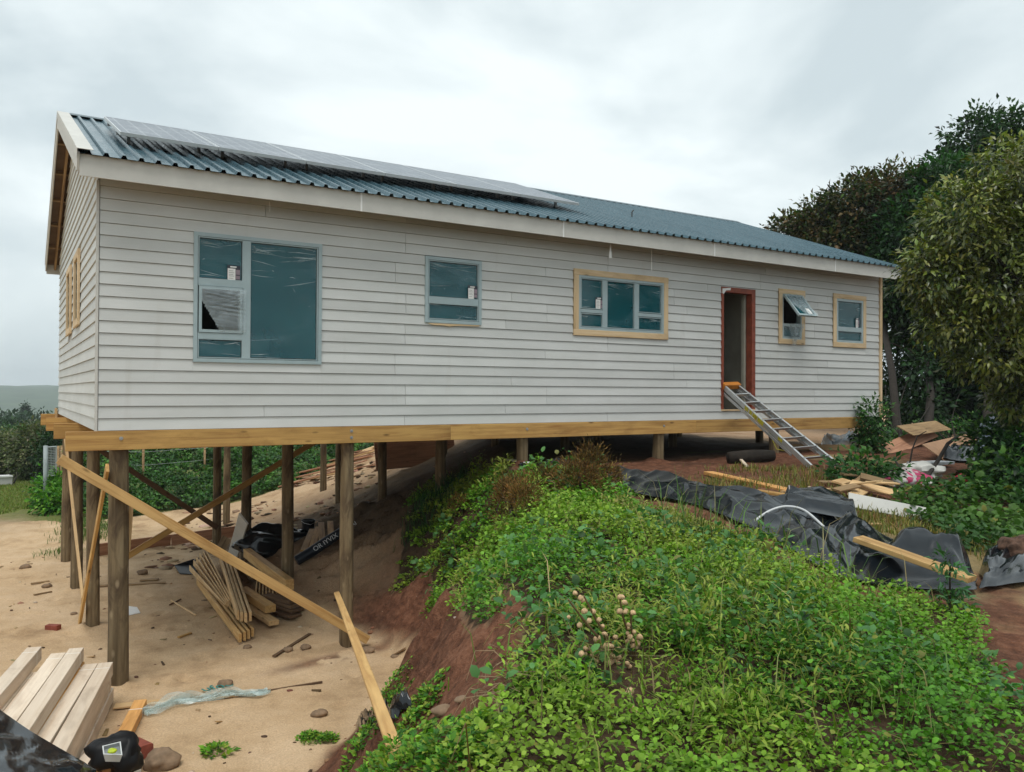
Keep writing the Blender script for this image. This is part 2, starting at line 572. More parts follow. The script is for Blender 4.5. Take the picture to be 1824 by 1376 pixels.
M['trim'] = plain("painted_trim", (0.56, 0.55, 0.51), 0.6, var=0.06, scale=3)
M['joint'] = plain("joint_strip", (0.78, 0.78, 0.76), 0.5, var=0.03)
M['groove'] = plain("building_wrap", (0.06, 0.055, 0.05), 0.9)
M['inner'] = plain("interior_board", (0.34, 0.33, 0.27), 0.8, var=0.1, scale=3)
M['innerdark'] = plain("interior_dark", (0.12, 0.11, 0.10), 0.9)
M['pine'] = wood("treated_pine", (0.52, 0.31, 0.10), (0.32, 0.155, 0.045), 0.6, 0.18)
M['pine2'] = wood("yellow_pine", (0.54, 0.34, 0.135), (0.37, 0.195, 0.065), 0.6, 0.2)
M['palepine'] = wood("pale_pine", (0.60, 0.41, 0.21), (0.45, 0.27, 0.115), 0.65, 0.14)
M['oldpine'] = wood("weathered_pine", (0.30, 0.20, 0.10), (0.17, 0.10, 0.05), 0.8, 0.3)
M['redwood'] = wood("reddish_board", (0.42, 0.22, 0.13), (0.28, 0.13, 0.075), 0.75, 0.25)
M['darkwood'] = wood("dark_board", (0.16, 0.095, 0.05), (0.09, 0.05, 0.03), 0.8, 0.3)
M['whitepine'] = wood("washed_pine", (0.70, 0.585, 0.46), (0.60, 0.47, 0.345), 0.7, 0.10, 16, False)
M['orangepine'] = wood("fresh_pine", (0.68, 0.36, 0.12), (0.52, 0.24, 0.07), 0.6, 0.08, 14)
M['casing'] = wood("window_casing", (0.66, 0.50, 0.31), (0.58, 0.41, 0.22), 0.65, 0.08, 18)
M['band'] = plain("white_mark", (0.8, 0.78, 0.72), 0.6, var=0.05)
M['redpaint'] = plain("red_oxide_wood", (0.27, 0.062, 0.030), 0.6, var=0.18, scale=9)

def _post():
    m, n, l, p = material("treated_pole")
    co = objcoord(n)
    g = nodes_noise(n, l, co, 1.0, 5, 0.6, (16, 16, 0.9), 0.4)
    b = nodes_noise(n, l, co, 1.0, 4, 0.6, (5.0, 5.0, 1.6), 0.7)
    col = ramp(n, l, g, [(0.3, (0.095, 0.066, 0.034)), (0.55, (0.185, 0.135, 0.075)), (0.75, (0.27, 0.21, 0.125))])
    col = mixcol(n, l, col, (0.065, 0.042, 0.024), ramp(n, l, b, [(0.45, (0, 0, 0)), (0.62, (0.85, 0.85, 0.85))]))
    kn = n.new("ShaderNodeTexVoronoi")
    mk = n.new("ShaderNodeMapping"); mk.inputs["Scale"].default_value = (6, 6, 2.6)
    l.new(co, mk.inputs["Vector"]); l.new(mk.outputs[0], kn.inputs["Vector"]); kn.inputs["Scale"].default_value = 1.0
    col = mixcol(n, l, col, (0.33, 0.255, 0.16), ramp(n, l, kn.outputs["Distance"], [(0.06, (0.7, 0.7, 0.7)), (0.16, (0, 0, 0))]))
    hv = n.new("ShaderNodeHueSaturation"); mr = n.new("ShaderNodeMapRange")
    mr.inputs["To Min"].default_value = 0.8; mr.inputs["To Max"].default_value = 1.2
    l.new(objrand(n), mr.inputs["Value"]); l.new(mr.outputs[0], hv.inputs["Value"])
    l.new(col, hv.inputs["Color"]); l.new(hv.outputs[0], p.inputs["Base Color"])
    set_in(p, Roughness=0.8); p.inputs["Specular IOR Level"].default_value = 0.25
    bump(n, l, p, g, 0.6, 0.012)
    return m
M['post'] = _post()

def _roof():
    m, n, l, p = material("blue_green_roof_steel")
    co = objcoord(n)
    f = nodes_noise(n, l, co, 1.0, 5, 0.6, (5, 0.7, 0.7))
    d = nodes_noise(n, l, co, 14.0, 4, 0.7)
    l.new(ramp(n, l, f, [(0.3, (0.045, 0.100, 0.128)), (0.7, (0.078, 0.148, 0.180))]), p.inputs["Base Color"])
    l.new(ramp(n, l, d, [(0.35, (0.2, 0.2, 0.2)), (0.7, (0.42, 0.42, 0.42))]), p.inputs["Roughness"])
    set_in(p, Metallic=0.25)
    p.inputs["Specular IOR Level"].default_value = 0.6
    return m
M['roof'] = _roof()
M['ridge'] = plain("ridge_steel", (0.045, 0.09, 0.11), 0.35, 0.2)
M['under'] = plain("eave_board", (0.17, 0.105, 0.06), 0.8, var=0.15, scale=4)
M['frame'] = plain("window_aluminium", (0.34, 0.43, 0.45), 0.4, 0.0, 0.06, 4, 0.5)
def _glass():
    m, n, l, p = material("window_glass")
    f = nodes_noise(n, l, objcoord(n), 1.3, 4, 0.6)
    l.new(ramp(n, l, f, [(0.3, (0.006, 0.075, 0.094)), (0.7, (0.012, 0.105, 0.124))]), p.inputs["Base Color"])
    set_in(p, Roughness=0.06); p.inputs["Specular IOR Level"].default_value = 0.5
    tr = n.new("ShaderNodeBsdfTransparent"); tr.inputs["Color"].default_value = (0.35, 0.55, 0.6, 1)
    mx = n.new("ShaderNodeMixShader"); mx.inputs[0].default_value = 0.22
    l.new(p.outputs[0], mx.inputs[1]); l.new(tr.outputs[0], mx.inputs[2])
    l.new(mx.outputs[0], n["Material Output"].inputs["Surface"])
    return m
M['glass'] = _glass()
def film_mat(name, col, opac, rough=0.22, st=(3, 3, 9), lo=.35):
    m, n, l, p = material(name)
    set_in(p, Base_Color=col, Roughness=rough); p.inputs["Specular IOR Level"].default_value = 0.7
    f = nodes_noise(n, l, objcoord(n), 1.0, 5, 0.65, st, 1.2)
    tr = n.new("ShaderNodeBsdfTransparent")
    mx = n.new("ShaderNodeMixShader")
    l.new(ramp(n, l, f, [(lo, (1 - opac * (.45 if lo < .4 else .1),) * 3), (0.75, (1 - opac,) * 3)]), mx.inputs[0])
    l.new(p.outputs[0], mx.inputs[1]); l.new(tr.outputs[0], mx.inputs[2])
    l.new(mx.outputs[0], n["Material Output"].inputs["Surface"])
    return m
M['film'] = film_mat("clear_film", (0.25, 0.46, 0.53), 0.16, 0.12, (1.1, 1.1, 2.6), .48)
M['film2'] = film_mat("milky_film", (0.55, 0.64, 0.67), 0.5, 0.22)
M['crease'] = film_mat("film_crease", (0.74, 0.86, 0.89), 0.60, 0.25)
M['paper'] = plain("paper", (0.78, 0.78, 0.76), 0.7, var=0.04)
M['ink'] = plain("dark_print", (0.03, 0.035, 0.05), 0.6)
M['greyink'] = plain("grey_print", (0.36, 0.37, 0.36), 0.7)
M['mauve'] = plain("mauve_print", (0.32, 0.25, 0.29), 0.7)
M['bolt'] = plain("galvanised_bolt", (0.45, 0.45, 0.44), 0.4, 0.7)
M['alu'] = plain("aluminium", (0.55, 0.57, 0.57), 0.38, 0.55, 0.08, 5)
M['panelframe'] = plain("panel_frame", (0.62, 0.65, 0.66), 0.4, 0.3, 0.04)
def _pv():
    m, n, l, p = material("solar_glass")
    co = objcoord(n)
    d = nodes_noise(n, l, co, 26.0, 4, 0.75)
    e = nodes_noise(n, l, co, 1.0, 5, 0.7, (2.2, 5.0, 5.0), 0.6)
    c_ = ramp(n, l, d, [(0.3, (0.030, 0.045, 0.070)), (0.7, (0.16, 0.19, 0.225))])
    c_ = mixcol(n, l, c_, (0.30, 0.33, 0.36), ramp(n, l, e, [(0.52, (0, 0, 0)), (0.7, (0.75, 0.75, 0.75))]))  # pale streaks put sky reflection into the glass colour
    bt = n.new("ShaderNodeTexBrick"); bt.offset = 0.0
    bt.inputs["Scale"].default_value = 1.0; bt.inputs["Mortar Size"].default_value = 0.006; bt.inputs["Brick Width"].default_value = 0.192; bt.inputs["Row Height"].default_value = 0.18
    l.new(co, bt.inputs["Vector"])
    c_ = mixcol(n, l, c_, (0.36, 0.39, 0.41), bt.outputs["Fac"])
    l.new(c_, p.inputs["Base Color"])
    l.new(ramp(n, l, d, [(0.3, (0.2, 0.2, 0.2)), (0.7, (0.5, 0.5, 0.5))]), p.inputs["Roughness"])
    p.inputs["Specular IOR Level"].default_value = 0.4
    return m
M['pv'] = _pv()
def _tarp(name, col):
    m, n, l, p = material(name)
    co = objcoord(n)
    f = nodes_noise(n, l, co, 7.0, 6, 0.65, None, 0.8)
    d = nodes_noise(n, l, co, 2.0, 5, 0.7)
    c = mixcol(n, l, col, (0.05, 0.055, 0.055), ramp(n, l, d, [(0.6, (0, 0, 0)), (0.9, (0.2, 0.2, 0.2))]))
    l.new(c, p.inputs["Base Color"])
    l.new(ramp(n, l, f, [(0.3, (0.11, 0.11, 0.11)), (0.7, (0.25, 0.25, 0.25))]), p.inputs["Roughness"])
    p.inputs["Specular IOR Level"].default_value = 0.5
    bump(n, l, p, f, 0.12, 0.01)
    return m
M['tarp'] = _tarp("black_plastic_sheet", (0.006, 0.009, 0.012))
M['black'] = plain("black_plastic", (0.010, 0.010, 0.011), 0.5, spec=0.2)
M['leaf'] = leafmat("leaf")
M['leafdry'] = leafmat("dry_leaf", 0.8, 0.15, 0.15)
M['leafglossy'] = leafmat("glossy_leaf", 0.32, 0.22, 0.5)
M['bark'] = plain("bark", (0.030, 0.023, 0.017), 0.9, var=0.25, scale=12, bmp=0.6)
M['rock'] = plain("stone", (0.27, 0.18, 0.11), 0.9, var=0.22, scale=9, bmp=0.5)
M['clod'] = plain("soil_clod", (0.13, 0.07, 0.045), 0.95, var=0.3, scale=22, bmp=0.9)
M['brick'] = plain("red_brick", (0.27, 0.065, 0.04), 0.8, var=0.18, scale=14, bmp=0.3)

# ------------------------------------------------------------------ ground sheet
def spaced(a, b, step, far, grow=1.13):
    core = list(np.arange(a, b + 1e-6, step))
    out, s, x = [], step, b
    while x < far:
        s *= grow; x += s; out.append(x)
    out2, s, x = [], step, a
    while x > -far:
        s *= grow; x -= s; out2.append(x)
    return np.array(out2[::-1] + core + out)

VEG_EDGE = [(6.166, 3.098, -1.122), (5.579, 3.269, -1.523), (4.502, 1.376, -1.861), (4.000, 0.653, -2.450), (4.329, 0.145, -2.077), (2.863, -3.451, -1.432), (1.803, -5.626, -1.140), (1.532, -6.462, -0.861), (2.259, -5.110, -1.025), (1.707, -6.526, -0.773), (1.300, -7.092, -0.821),
            (1.030, -7.426, -0.850), (0.826, -7.613, -0.893), (0.694, -7.728, -0.899), (0.563, -7.917, -0.916), (0.45, -8.1, 0), (-0.4, -9.2, 0), (-1.6, -10.5, 0), (-1, -12.5, 0), (6, -12.5, 0), (4.2, -9.3, 0), (3.402, -8.430, -1.081), (3.676, -8.180, -1.076), (4.114, -7.809, -1.048),
            (4.829, -7.339, -1.051), (4.659, -7.122, -1.006), (4.112, -6.880, -0.933), (4.208, -6.520, -0.896), (4.484, -5.971, -0.860), (4.527, -5.373, -0.778), (4.583, -4.668, -0.727), (4.633, -3.802, -0.716), (4.959, -2.833, -0.695), (5.257, -1.309, -0.692), (5.795, 0.809, -0.823)]
VEG_RIGHT = [(7.928, -4.757, -0.859), (8.520, -4.443, -0.849), (9.055, -4.405, -0.859), (10.271, -4.144, -0.842), (12.664, -3.324, -0.866), (15.058, -2.677, -0.890), (12.5, -3.8, 0), (13, -8, 0), (7.0, -9.0, 0), (7.582, -6.366, -1.076), (6.933, -6.301, -1.023), (6.642, -6.173, -0.990), (7.369, -5.571, -0.955), (7.482, -5.183, -0.898)]
LAWN = [(-2.131, 14.887, -2.997), (-0.498, 16.918, -2.977), (0.775, 17.205, -3.003), (0.789, 22.183, -3.015), (0.9, 26.2, 0), (-12, 29, 0), (-25, 26, 0)]
BACK_EDGE = [(-14, 15), (-3, 15.5), (1.2, 13.6), (2.6, 14.2), (4.6, 15.3), (6.5, 15.2), (10, 17.5), (16, 22), (30, 30)]

def zones(x, y):
    t, df, dc = slope_t(x, y)
    nz = fbm(x * 1.3, y * 1.3, 4, 41)
    nz2 = fbm(x * 0.5, y * 0.5, 3, 51)
    under = sstep(0.6, 2.0, y)
    red = sstep(-0.12, 0.22, df + 0.75 * nz - 0.1) * (1 - 0.55 * under)
    sand = np.ones_like(x)
    # bank beneath the house: sandy, drier
    far_back = sstep(9, 12, y)
    red = red * (1 - 0.55 * far_back)
    strip = np.exp(-((y + 0.35 - 0.12 * (x - 2)) / 0.16) ** 2) * sstep(1.6, 2.4, x) * (x < 3.9)
    red = np.maximum(red, 0.75 * strip * (nz > -0.12))
    veg = (in_poly(x + 0.25 * nz, y + 0.25 * nz, VEG_EDGE) | in_poly(x + .2 * nz, y, VEG_RIGHT)).astype(float)
    grass = in_poly(x, y, LAWN).astype(float)
    straw = sstep(0.06, 0.2, nz2 + 0.4 * nz) * (t > 0.97) * (y < 1.5) * (x > 4)
    sand = sand * (1 - veg)
    red = red * (1 - 0.75 * veg) * (1 - 0.45 * straw)
    beyond = ((sdist(x, y, BACK_EDGE) < 0) & (grass < .5)).astype(float)
    path = np.exp(-((y - 14.8 - 0.2 * x + 1.5 * nz) / 2.2) ** 2) * (1 - sstep(-1.6, 0.4, x + 1.5 * nz))
    shade = sstep(3.9, 5.6, x + 0.25 * y + .6 * nz) * sstep(0.15, 1.0, y + .3 * nz) * (1 - sstep(8.0, 9.5, y + .5 * nz)) * (x < 15)  # house shade painted into the soil: mask darkens the tint under the floor
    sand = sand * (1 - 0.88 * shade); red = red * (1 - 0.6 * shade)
    g = np.maximum(grass, np.maximum(0.35 * straw, 0.75 * beyond * (1 - path)))
    sand = sand * (1 - 0.45 * path) * (1 - 0.85 * beyond * (1 - path))
    return np.stack([sand, g, np.clip(red, 0, 1)], -1)

gx = spaced(-5.0, 13.0, 0.055, 420)
gy = spaced(-11.6, 16.0, 0.055, 420)
X, Y = np.meshgrid(gx, gy)
Zg = ground_z(X.ravel(), Y.ravel())
tt_ = slope_t(X.ravel(), Y.ravel())[0]
sel = np.where((tt_ < .08) & (X.ravel() > -5) & (X.ravel() < 6) & (Y.ravel() > -6) & (Y.ravel() < 13))[0]
fx_, fy_ = X.ravel()[sel], Y.ravel()[sel]; dzf = np.zeros(len(sel))
for k in range(170):                                    # trodden footprints in the sand
    a_ = RNG.random() * 6.28; ca_, sa_ = np.cos(a_), np.sin(a_); cx_, cy_ = RNG.uniform(-4, 4.5), RNG.uniform(-5, 11)
    u_ = ((fx_ - cx_) * ca_ + (fy_ - cy_) * sa_) / .15; v_ = (-(fx_ - cx_) * sa_ + (fy_ - cy_) * ca_) / .075
    r2_ = u_ * u_ + v_ * v_
    dzf += np.where(r2_ < 9, -.026 * np.exp(-r2_ ** 1.5) + .012 * np.exp(-((np.sqrt(r2_) - 1.6) / .4) ** 2), 0)
Zg[sel] += dzf
V = np.stack([X.ravel(), Y.ravel(), Zg], 1)
w = len(gx)
jj, ii = np.meshgrid(np.arange(len(gy) - 1), np.arange(w - 1), indexing='ij')
a = (jj * w + ii).ravel()
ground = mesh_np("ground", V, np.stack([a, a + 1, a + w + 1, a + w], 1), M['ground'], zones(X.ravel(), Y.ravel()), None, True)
ground["kind"] = "structure"

# far hillside across the valley, wooded
def _hillmat():
    m, n, l, p = material("wooded_hillside")
    co = objcoord(n)
    f = nodes_noise(n, l, co, 0.02, 6, 0.7)
    l.new(ramp(n, l, f, [(0.35, (0.028, 0.055, 0.028)), (0.65, (0.075, 0.115, 0.05))]), p.inputs["Base Color"])
    set_in(p, Roughness=0.95); p.inputs["Specular IOR Level"].default_value = 0.1
    return m
rr = 300 * (1 + np.linspace(0, 1, 60) ** 1.6 * 9)
th = np.linspace(0, 2 * np.pi, 361)[:-1]
Rr, Th = np.meshgrid(rr, th, indexing='ij')
hx, hy = Rr * np.sin(Th), Rr * np.cos(Th)
hz = -48 + 60 * sstep(450, 1900, Rr + 350 * fbm(hx / 500, hy / 500, 2, 8)) + 9 * fbm(hx / 60, hy / 60, 3, 12) * sstep(300, 600, Rr) - 3
nt = len(th)
j2, i2 = np.meshgrid(np.arange(len(rr) - 1), np.arange(nt), indexing='ij')
a = (j2 * nt + i2).ravel(); b = (j2 * nt + (i2 + 1) % nt).ravel()
hill = mesh_np("hill", np.stack([hx.ravel(), hy.ravel(), hz.ravel()], 1), np.stack([a, b, b + nt, a + nt], 1), _hillmat(), None, None, True)
hill["kind"] = "structure"

# ------------------------------------------------------------------ the house
HL, HW, CO = 14.72, 8.17, 0.142
EAVE_Y, RIDGE_Y, RIDGE_Z, SL = -0.47, 4.085, 4.80, 0.38
def rz(y):
    return RIDGE_Z - abs(RIDGE_Y - y) * SL

house = thing("house", (HL / 2, HW / 2, -3.0), "long grey clapboard house on timber stilts with blue-green metal roof, under construction", "house")

# openings in the front wall: x0, x1, z0, z1 (outside of frame or casing)
OPEN = [(1.035, 2.64, 0.823, 2.415), (4.15, 5.068, 1.46, 2.405), (6.75, 8.74, 1.385, 2.445), (10.035, 10.91, 0.18, 2.395), (11.545, 12.29, 1.42, 2.47), (13.15, 14.20, 1.41, 2.485)]
GOPEN = [(2.5, 3.4, 1.40, 2.48), (4.25, 5.2, 1.38, 2.48)]

def clad_piece(mb, x0, x1, k0, za, zb):
    """lapped board piece of the course whose bottom is k0, between heights za and zb"""
    def yf(z): return -0.027 + 0.016 * (z - k0) / CO
    V = [(x0, yf(za), za), (x1, yf(za), za), (x1, 0.0, za), (x0, 0.0, za), (x0, yf(zb), zb), (x1, yf(zb), zb), (x1, 0.0, zb), (x0, 0.0, zb)]
    mb.add(V, [(0, 3, 2, 1), (4, 5, 6, 7), (0, 1, 5, 4), (1, 2, 6, 5), (2, 3, 7, 6), (3, 0, 4, 7)])

JOINTS = [[3.85, 7.45, 11.05], [2.1, 6.22, 9.7, 13.0], [3.7, 8.9, 12.7], [5.6, 9.2], [3.86, 6.25, 12.6], [1.9, 5.5, 11.2]]
for k in range(22):
    z0 = k * CO + 0.0035; z1 = (k + 1) * CO - 0.0015
    if k == 21: z1 = z0 + 0.07
    xs = [0.004] + JOINTS[(k * 5 + k // 3) % 6] + [HL - 0.06]
    for a, b in zip(xs[:-1], xs[1:]):
        a2, b2 = a + 0.0022, b - 0.0022
        cuts = [(a2, b2)]
        for (o0, o1, p0, p1) in OPEN:
            if p1 <= z0 or p0 >= z1: continue
            nw = []
            for (c0, c1) in cuts:
                if o1 <= c0 or o0 >= c1: nw.append((c0, c1)); continue
                if o0 > c0: nw.append((c0, o0))
                if o1 < c1: nw.append((o1, c1))
                m0, m1 = max(c0, o0), min(c1, o1)
                for za, zb in ((z0, p0), (p1, z1)):
                    if zb - za > 0.01 and m1 - m0 > .02:
                        mb = MB(); clad_piece(mb, m0 + .001, m1 - .001, k * CO, za, zb); mb.build("siding_board", M['clad'], house)
            cuts = nw
        for (c0, c1) in cuts:
            if c1 - c0 > 0.02:
                mb = MB(); clad_piece(mb, c0, c1, k * CO, z0, z1); mb.build("siding_board", M['clad'], house)

# left gable boards (x = 0 plane), clipped by the roof slope
for k in range(34):
    zb = k * CO; z0 = zb + 0.0035; z1 = zb + CO - 0.0015
    def span(z):
        t = rz(0) - 0.10
        if z <= t: return 0.0, HW
        e = (z - t) / SL
        return e, HW - e
    (ya0, ya1), (yb0, yb1) = span(z0), span(z1)
    if ya1 - ya0 < 0.15: break
    if yb1 < yb0: yb0 = yb1 = (yb0 + yb1) / 2
    segs = [(0.004 if z0 < 2.9 else None, None)]
    cuts = [(ya0, ya1, yb0, yb1)]
    for (o0, o1, p0, p1) in GOPEN:
        if p1 <= z0 + .03 or p0 >= z1 - .03: continue
        nw = []
        for c in cuts:
            if c[0] < o0 < c[1]:
                nw += [(c[0], o0, c[2], o0), (o1, c[1], o1, c[3])]
            else: nw.append(c)
        cuts = nw
    for c in cuts:
        mb = MB()
        xb, xt = -0.027, -0.011
        V = [(xb, c[0], z0), (xb, c[1], z0), (0, c[1], z0), (0, c[0], z0), (xt, c[2], z1), (xt, c[3], z1), (0, c[3], z1), (0, c[2], z1)]
        mb.add(V, [(0, 3, 2, 1), (4, 5, 6, 7), (0, 1, 5, 4), (1, 2, 6, 5), (2, 3, 7, 6), (3, 0, 4, 7)])
        mb.build("siding_board", M['clad'], house)

# wall cores (dark wrap outside, board inside), floor, ceiling, partitions
mb = MB()
xs = sorted({0.01, HL - 0.02} | {v for o in OPEN for v in o[:2]})
for a, b in zip(xs[:-1], xs[1:]):
    o = [q for q in OPEN if q[0] <= a + 1e-6 and q[1] >= b - 1e-6]
    if o:
        if o[0][2] > 0.1: mb.box((a, 0.002, 0.0), (b, 0.09, o[0][2] + .012))
        mb.box((a, 0.002, o[0][3] - .012), (b, 0.09, 2.98))
    else:
        mb.box((a, 0.002, 0.0), (b, 0.09, 2.98))
mb.build("front_wall_core", M['groove'], house)
mb = MB()
gx0, gx1 = 0.002, 0.09
poly = [(gx0, 0.01, 0), (gx0, HW - .01, 0), (gx0, HW - .01, 2.9), (gx0, RIDGE_Y, 4.6), (gx0, 0.01, 2.9)]
mb.prism(poly, (0.088, 0, 0))
mb.prism([(HL - 0.11, *q[1:]) for q in poly], (0.088, 0, 0))
mb.box((0.09, HW - .09, 0), (HL - .11, HW - .01, 2.9))
mb.build("rear_wall", M['trim'], house)
MB().box((0.09, 0.092, 0.02), (HL - .11, HW - .092, 0.15)).build("floor_deck", M['oldpine'], house)
MB().box((0.09, 0.092, 2.62), (HL - .11, HW - .092, 2.66)).build("ceiling", M['inner'], house)
mb = MB()
mb.box((11.02, 0.092, .152), (11.10, 4.0, 2.618)); mb.box((3.6, 0.092, .152), (3.68, 5.0, 2.618)); mb.box((8.9, 0.092, .152), (8.98, 4.0, 2.618))
mb.box((0.092, 5.0, .152), (HL - .112, 5.08, 2.618))
mb.build("partition", M['inner'], house)
mb = MB()
for k in range(24):
    x = 0.3 + k * 0.61
    mb.box((x - .019, 0.06, -0.004), (x + .019, HW - .05, 0.018))
mb.build("floor_joists", M['darkwood'], house)

# corner strips
MB().box((-0.032, -0.030, 0.0), (-0.002, -0.004, 2.9)).build("corner_strip", M['trim'], house)
board("corner_post", (HL - .02, -0.02, -0.0), (HL - .02, -0.02, 2.93), 0.075, 0.06, M['casing'], house, up=(0, 1, 0))

# stilts
def ground_post(x, y, top, r):
    zb = gz(x, y) - 0.25
    mb = MB(); pts, rad = [], []
    ph = random.random() * 6
    for i in range(15):
        f = i / 14
        z = zb + (top - zb) * f
        pts.append((x + .006 * math.sin(3 * f + ph), y + .006 * math.cos(4 * f + ph), z))
        rad.append(r * (1.05 - 0.10 * f) * (1 + 0.02 * math.sin(9 * f + ph)))
    mb.tube(pts, rad, 18, wob=0.03)
    o = mb.build("timber_post", M['post'], house, True, (x, y, zb), 50)
    return o
ROWS = [0.095, 2.86, 5.60, 8.22]
for j, yy in enumerate(ROWS):
    for i, xx in enumerate([[.245, .196, .16, .146][j], 3.06, 5.87, 8.65, 11.56, 14.3]):
        ground_post(xx, yy, -0.002, 0.112 if (i == 0 and j == 0) else 0.088 + .008 * random.random())
for xx in (3.9, 6.43, 9.2):
    ground_post(xx, 11.05, -0.002, 0.085)
# bearers
for yb, nm in ((-0.026, 0), (2.735, 1), (5.475, 1), (8.095, 1)):
    for a, b in ((-0.325, 4.56), (4.563, 9.40), (9.403, 14.12)):
        board("bearer_beam", (a, yb, -0.113), (b, yb, -0.113), 0.05, 0.222, M['pine'], house)
board("bearer_beam", (3.4, 10.92, -0.113), (10.2, 10.92, -0.113), 0.05, 0.222, M['pine'], house)
board("end_board", (-0.06, 8.02, 0.01), (-0.06, 8.30, 0.01), 0.04, 0.2, M['palepine'], house)
for xx in (.245, 3.06, 5.87, 8.65, 11.56, 14.0):
    mb = MB()
    for zz in ((-0.06, -0.15) if xx > 1 and xx < 4 else (-0.09,)):
        mb.tube([(xx, -0.050, zz), (xx, -0.055, zz)], 0.022, 12)
        mb.tube([(xx, -0.055, zz), (xx, -0.068, zz)], 0.012, 6)
    mb.build("bolt", M['bolt'], house)
# diagonal braces
board("diagonal_brace", (-0.385, -0.075, -0.30), (3.30, -0.075, -2.90), 0.045, 0.115, M['pine2'], house)
board("diagonal_brace", (0.30, 8.10, -0.42), (3.05, 8.10, -2.53), 0.04, 0.11, M['darkwood'], house)
board("diagonal_brace", (0.90, 5.50, -2.53), (4.75, 5.50, -0.33), 0.04, 0.11, M['pine'], house)
board("diagonal_brace", (-0.07, 4.90, -0.27), (0.06, 2.72, -2.55), 0.11, 0.035, M['palepine'], house, up=(1, 0, 0))
board("diagonal_brace", (0.10, -0.10, -0.42), (0.05, 3.15, -3.0), 0.11, 0.035, M['pine'], house, up=(1, 0, 0))
board("diagonal_brace", (0.37, 0.16, -0.80), (0.34, 0.22, -1.45), 0.09, 0.03, M['palepine'], house, up=(0, 1, 0))

# roof: sheets of ribbed steel, both slopes
def roof_sheet(x0, x1, front):
    mb = MB()
    n = 4; pitch = (x1 - x0) / n
    prof = []
    for k in range(n):
        b = x0 + k * pitch
        for fx, h in ((0, 0), (.36, 0), (.45, .037), (.64, .037), (.73, 0)):
            prof.append((b + fx * pitch, h))
    prof.append((x1 + .012, 0.002))
    ys = np.linspace(EAVE_Y, RIDGE_Y - .01, 6) if front else np.linspace(2 * RIDGE_Y - EAVE_Y, RIDGE_Y + .01, 6)
    nrm = Vector((0, -SL if front else SL, 1)).normalized()
    V = []
    for y in ys:
        for (x, h) in prof:
            V.append(Vector((x, y, rz(y))) + nrm * h)
    k = len(prof)
    F = [(j * k + i, j * k + i + 1, (j + 1) * k + i + 1, (j + 1) * k + i) for j in range(5) for i in range(k - 1)]
    mb.add(V, F)
    return mb.build("roof_sheet", M['roof'], house)
NS = 21
RX0, RX1 = -0.25, 14.83
for k in range(NS):
    a = RX0 + (RX1 - RX0) * k / NS; b = RX0 + (RX1 - RX0) * (k + 1) / NS
    roof_sheet(a, b, True); roof_sheet(a, b, False)
mb = MB()
mb.prism([(RX0, RIDGE_Y - .17, rz(RIDGE_Y - .17) + .042), (RX0, RIDGE_Y, RIDGE_Z + .052), (RX0, RIDGE_Y + .17, rz(RIDGE_Y + .17) + .042), (RX0, RIDGE_Y, RIDGE_Z + .046)], (RX1 - RX0, 0, 0))
mb.build("ridge_cap", M['ridge'], house)
# eave lining under the sheets
mb = MB()
for s in (1, -1):
    def yy(v): return v if s > 0 else 2 * RIDGE_Y - v
    mb.prism([(-0.22, yy(-.385), rz(-.385) - .075), (-0.22, yy(RIDGE_Y), RIDGE_Z - .075), (-0.22, yy(RIDGE_Y), RIDGE_Z - .055), (-0.22, yy(-.385), rz(-.385) - .055)], (15.02, 0, 0))
mb.build("eave_lining", M['under'], house)
for s in (1, -1):
    for v in (0.35, 1.15, 1.95, 2.75, 3.55):
        y = v if s > 0 else 2 * RIDGE_Y - v
        board("purlin", (-0.228, y, rz(y) - .105), (0.0, y, rz(y) - .105), 0.05, 0.06, M['oldpine'], house, up=(0, -SL * s, 1))
    y0, y1 = (-.36, RIDGE_Y - .02) if s > 0 else (2 * RIDGE_Y + .36, RIDGE_Y + .02)
    board("rafter", (-0.085, y0, rz(y0) - .15), (-0.085, y1, rz(y1) - .15), 0.04, 0.1, M['oldpine'], house)
    # barge board and its metal capping
    board("barge_board", (-0.245, -.42 if s > 0 else 2 * RIDGE_Y + .42, rz(-.42) - .105), (-0.245, RIDGE_Y - s * .002, RIDGE_Z - .105), 0.022, 0.21, [M['trim']][0], house)
    mb = MB()
    ya = EAVE_Y if s > 0 else 2 * RIDGE_Y - EAVE_Y
    n_ = Vector((0, -SL * s, 1)).normalized()
    A, B = Vector((0, ya, rz(ya))), Vector((0, RIDGE_Y, RIDGE_Z))
    for (x0, x1, h0, h1) in ((-0.262, -0.10, .044, .050), (-0.264, -0.258, -.06, .044)):
        mb.add([A + Vector((x0, 0, 0)) + n_ * h0, A + Vector((x1, 0, 0)) + n_ * h0, A + Vector((x1, 0, 0)) + n_ * h1, A + Vector((x0, 0, 0)) + n_ * h1,
                B + Vector((x0, 0, 0)) + n_ * h0, B + Vector((x1, 0, 0)) + n_ * h0, B + Vector((x1, 0, 0)) + n_ * h1, B + Vector((x0, 0, 0)) + n_ * h1],
               [(0, 3, 2, 1), (4, 5, 6, 7), (0, 1, 5, 4), (1, 2, 6, 5), (2, 3, 7, 6), (3, 0, 4, 7)])
    mb.build("barge_capping", M['trim'], house)
# right-hand barge
for s in (1, -1):
    board("barge_board", (RX1 - .012, -.36 if s > 0 else 2 * RIDGE_Y + .36, rz(-.36) - .09), (RX1 - .012, RIDGE_Y - s * .002, RIDGE_Z - .09), 0.022, 0.16, M['groove'], house)
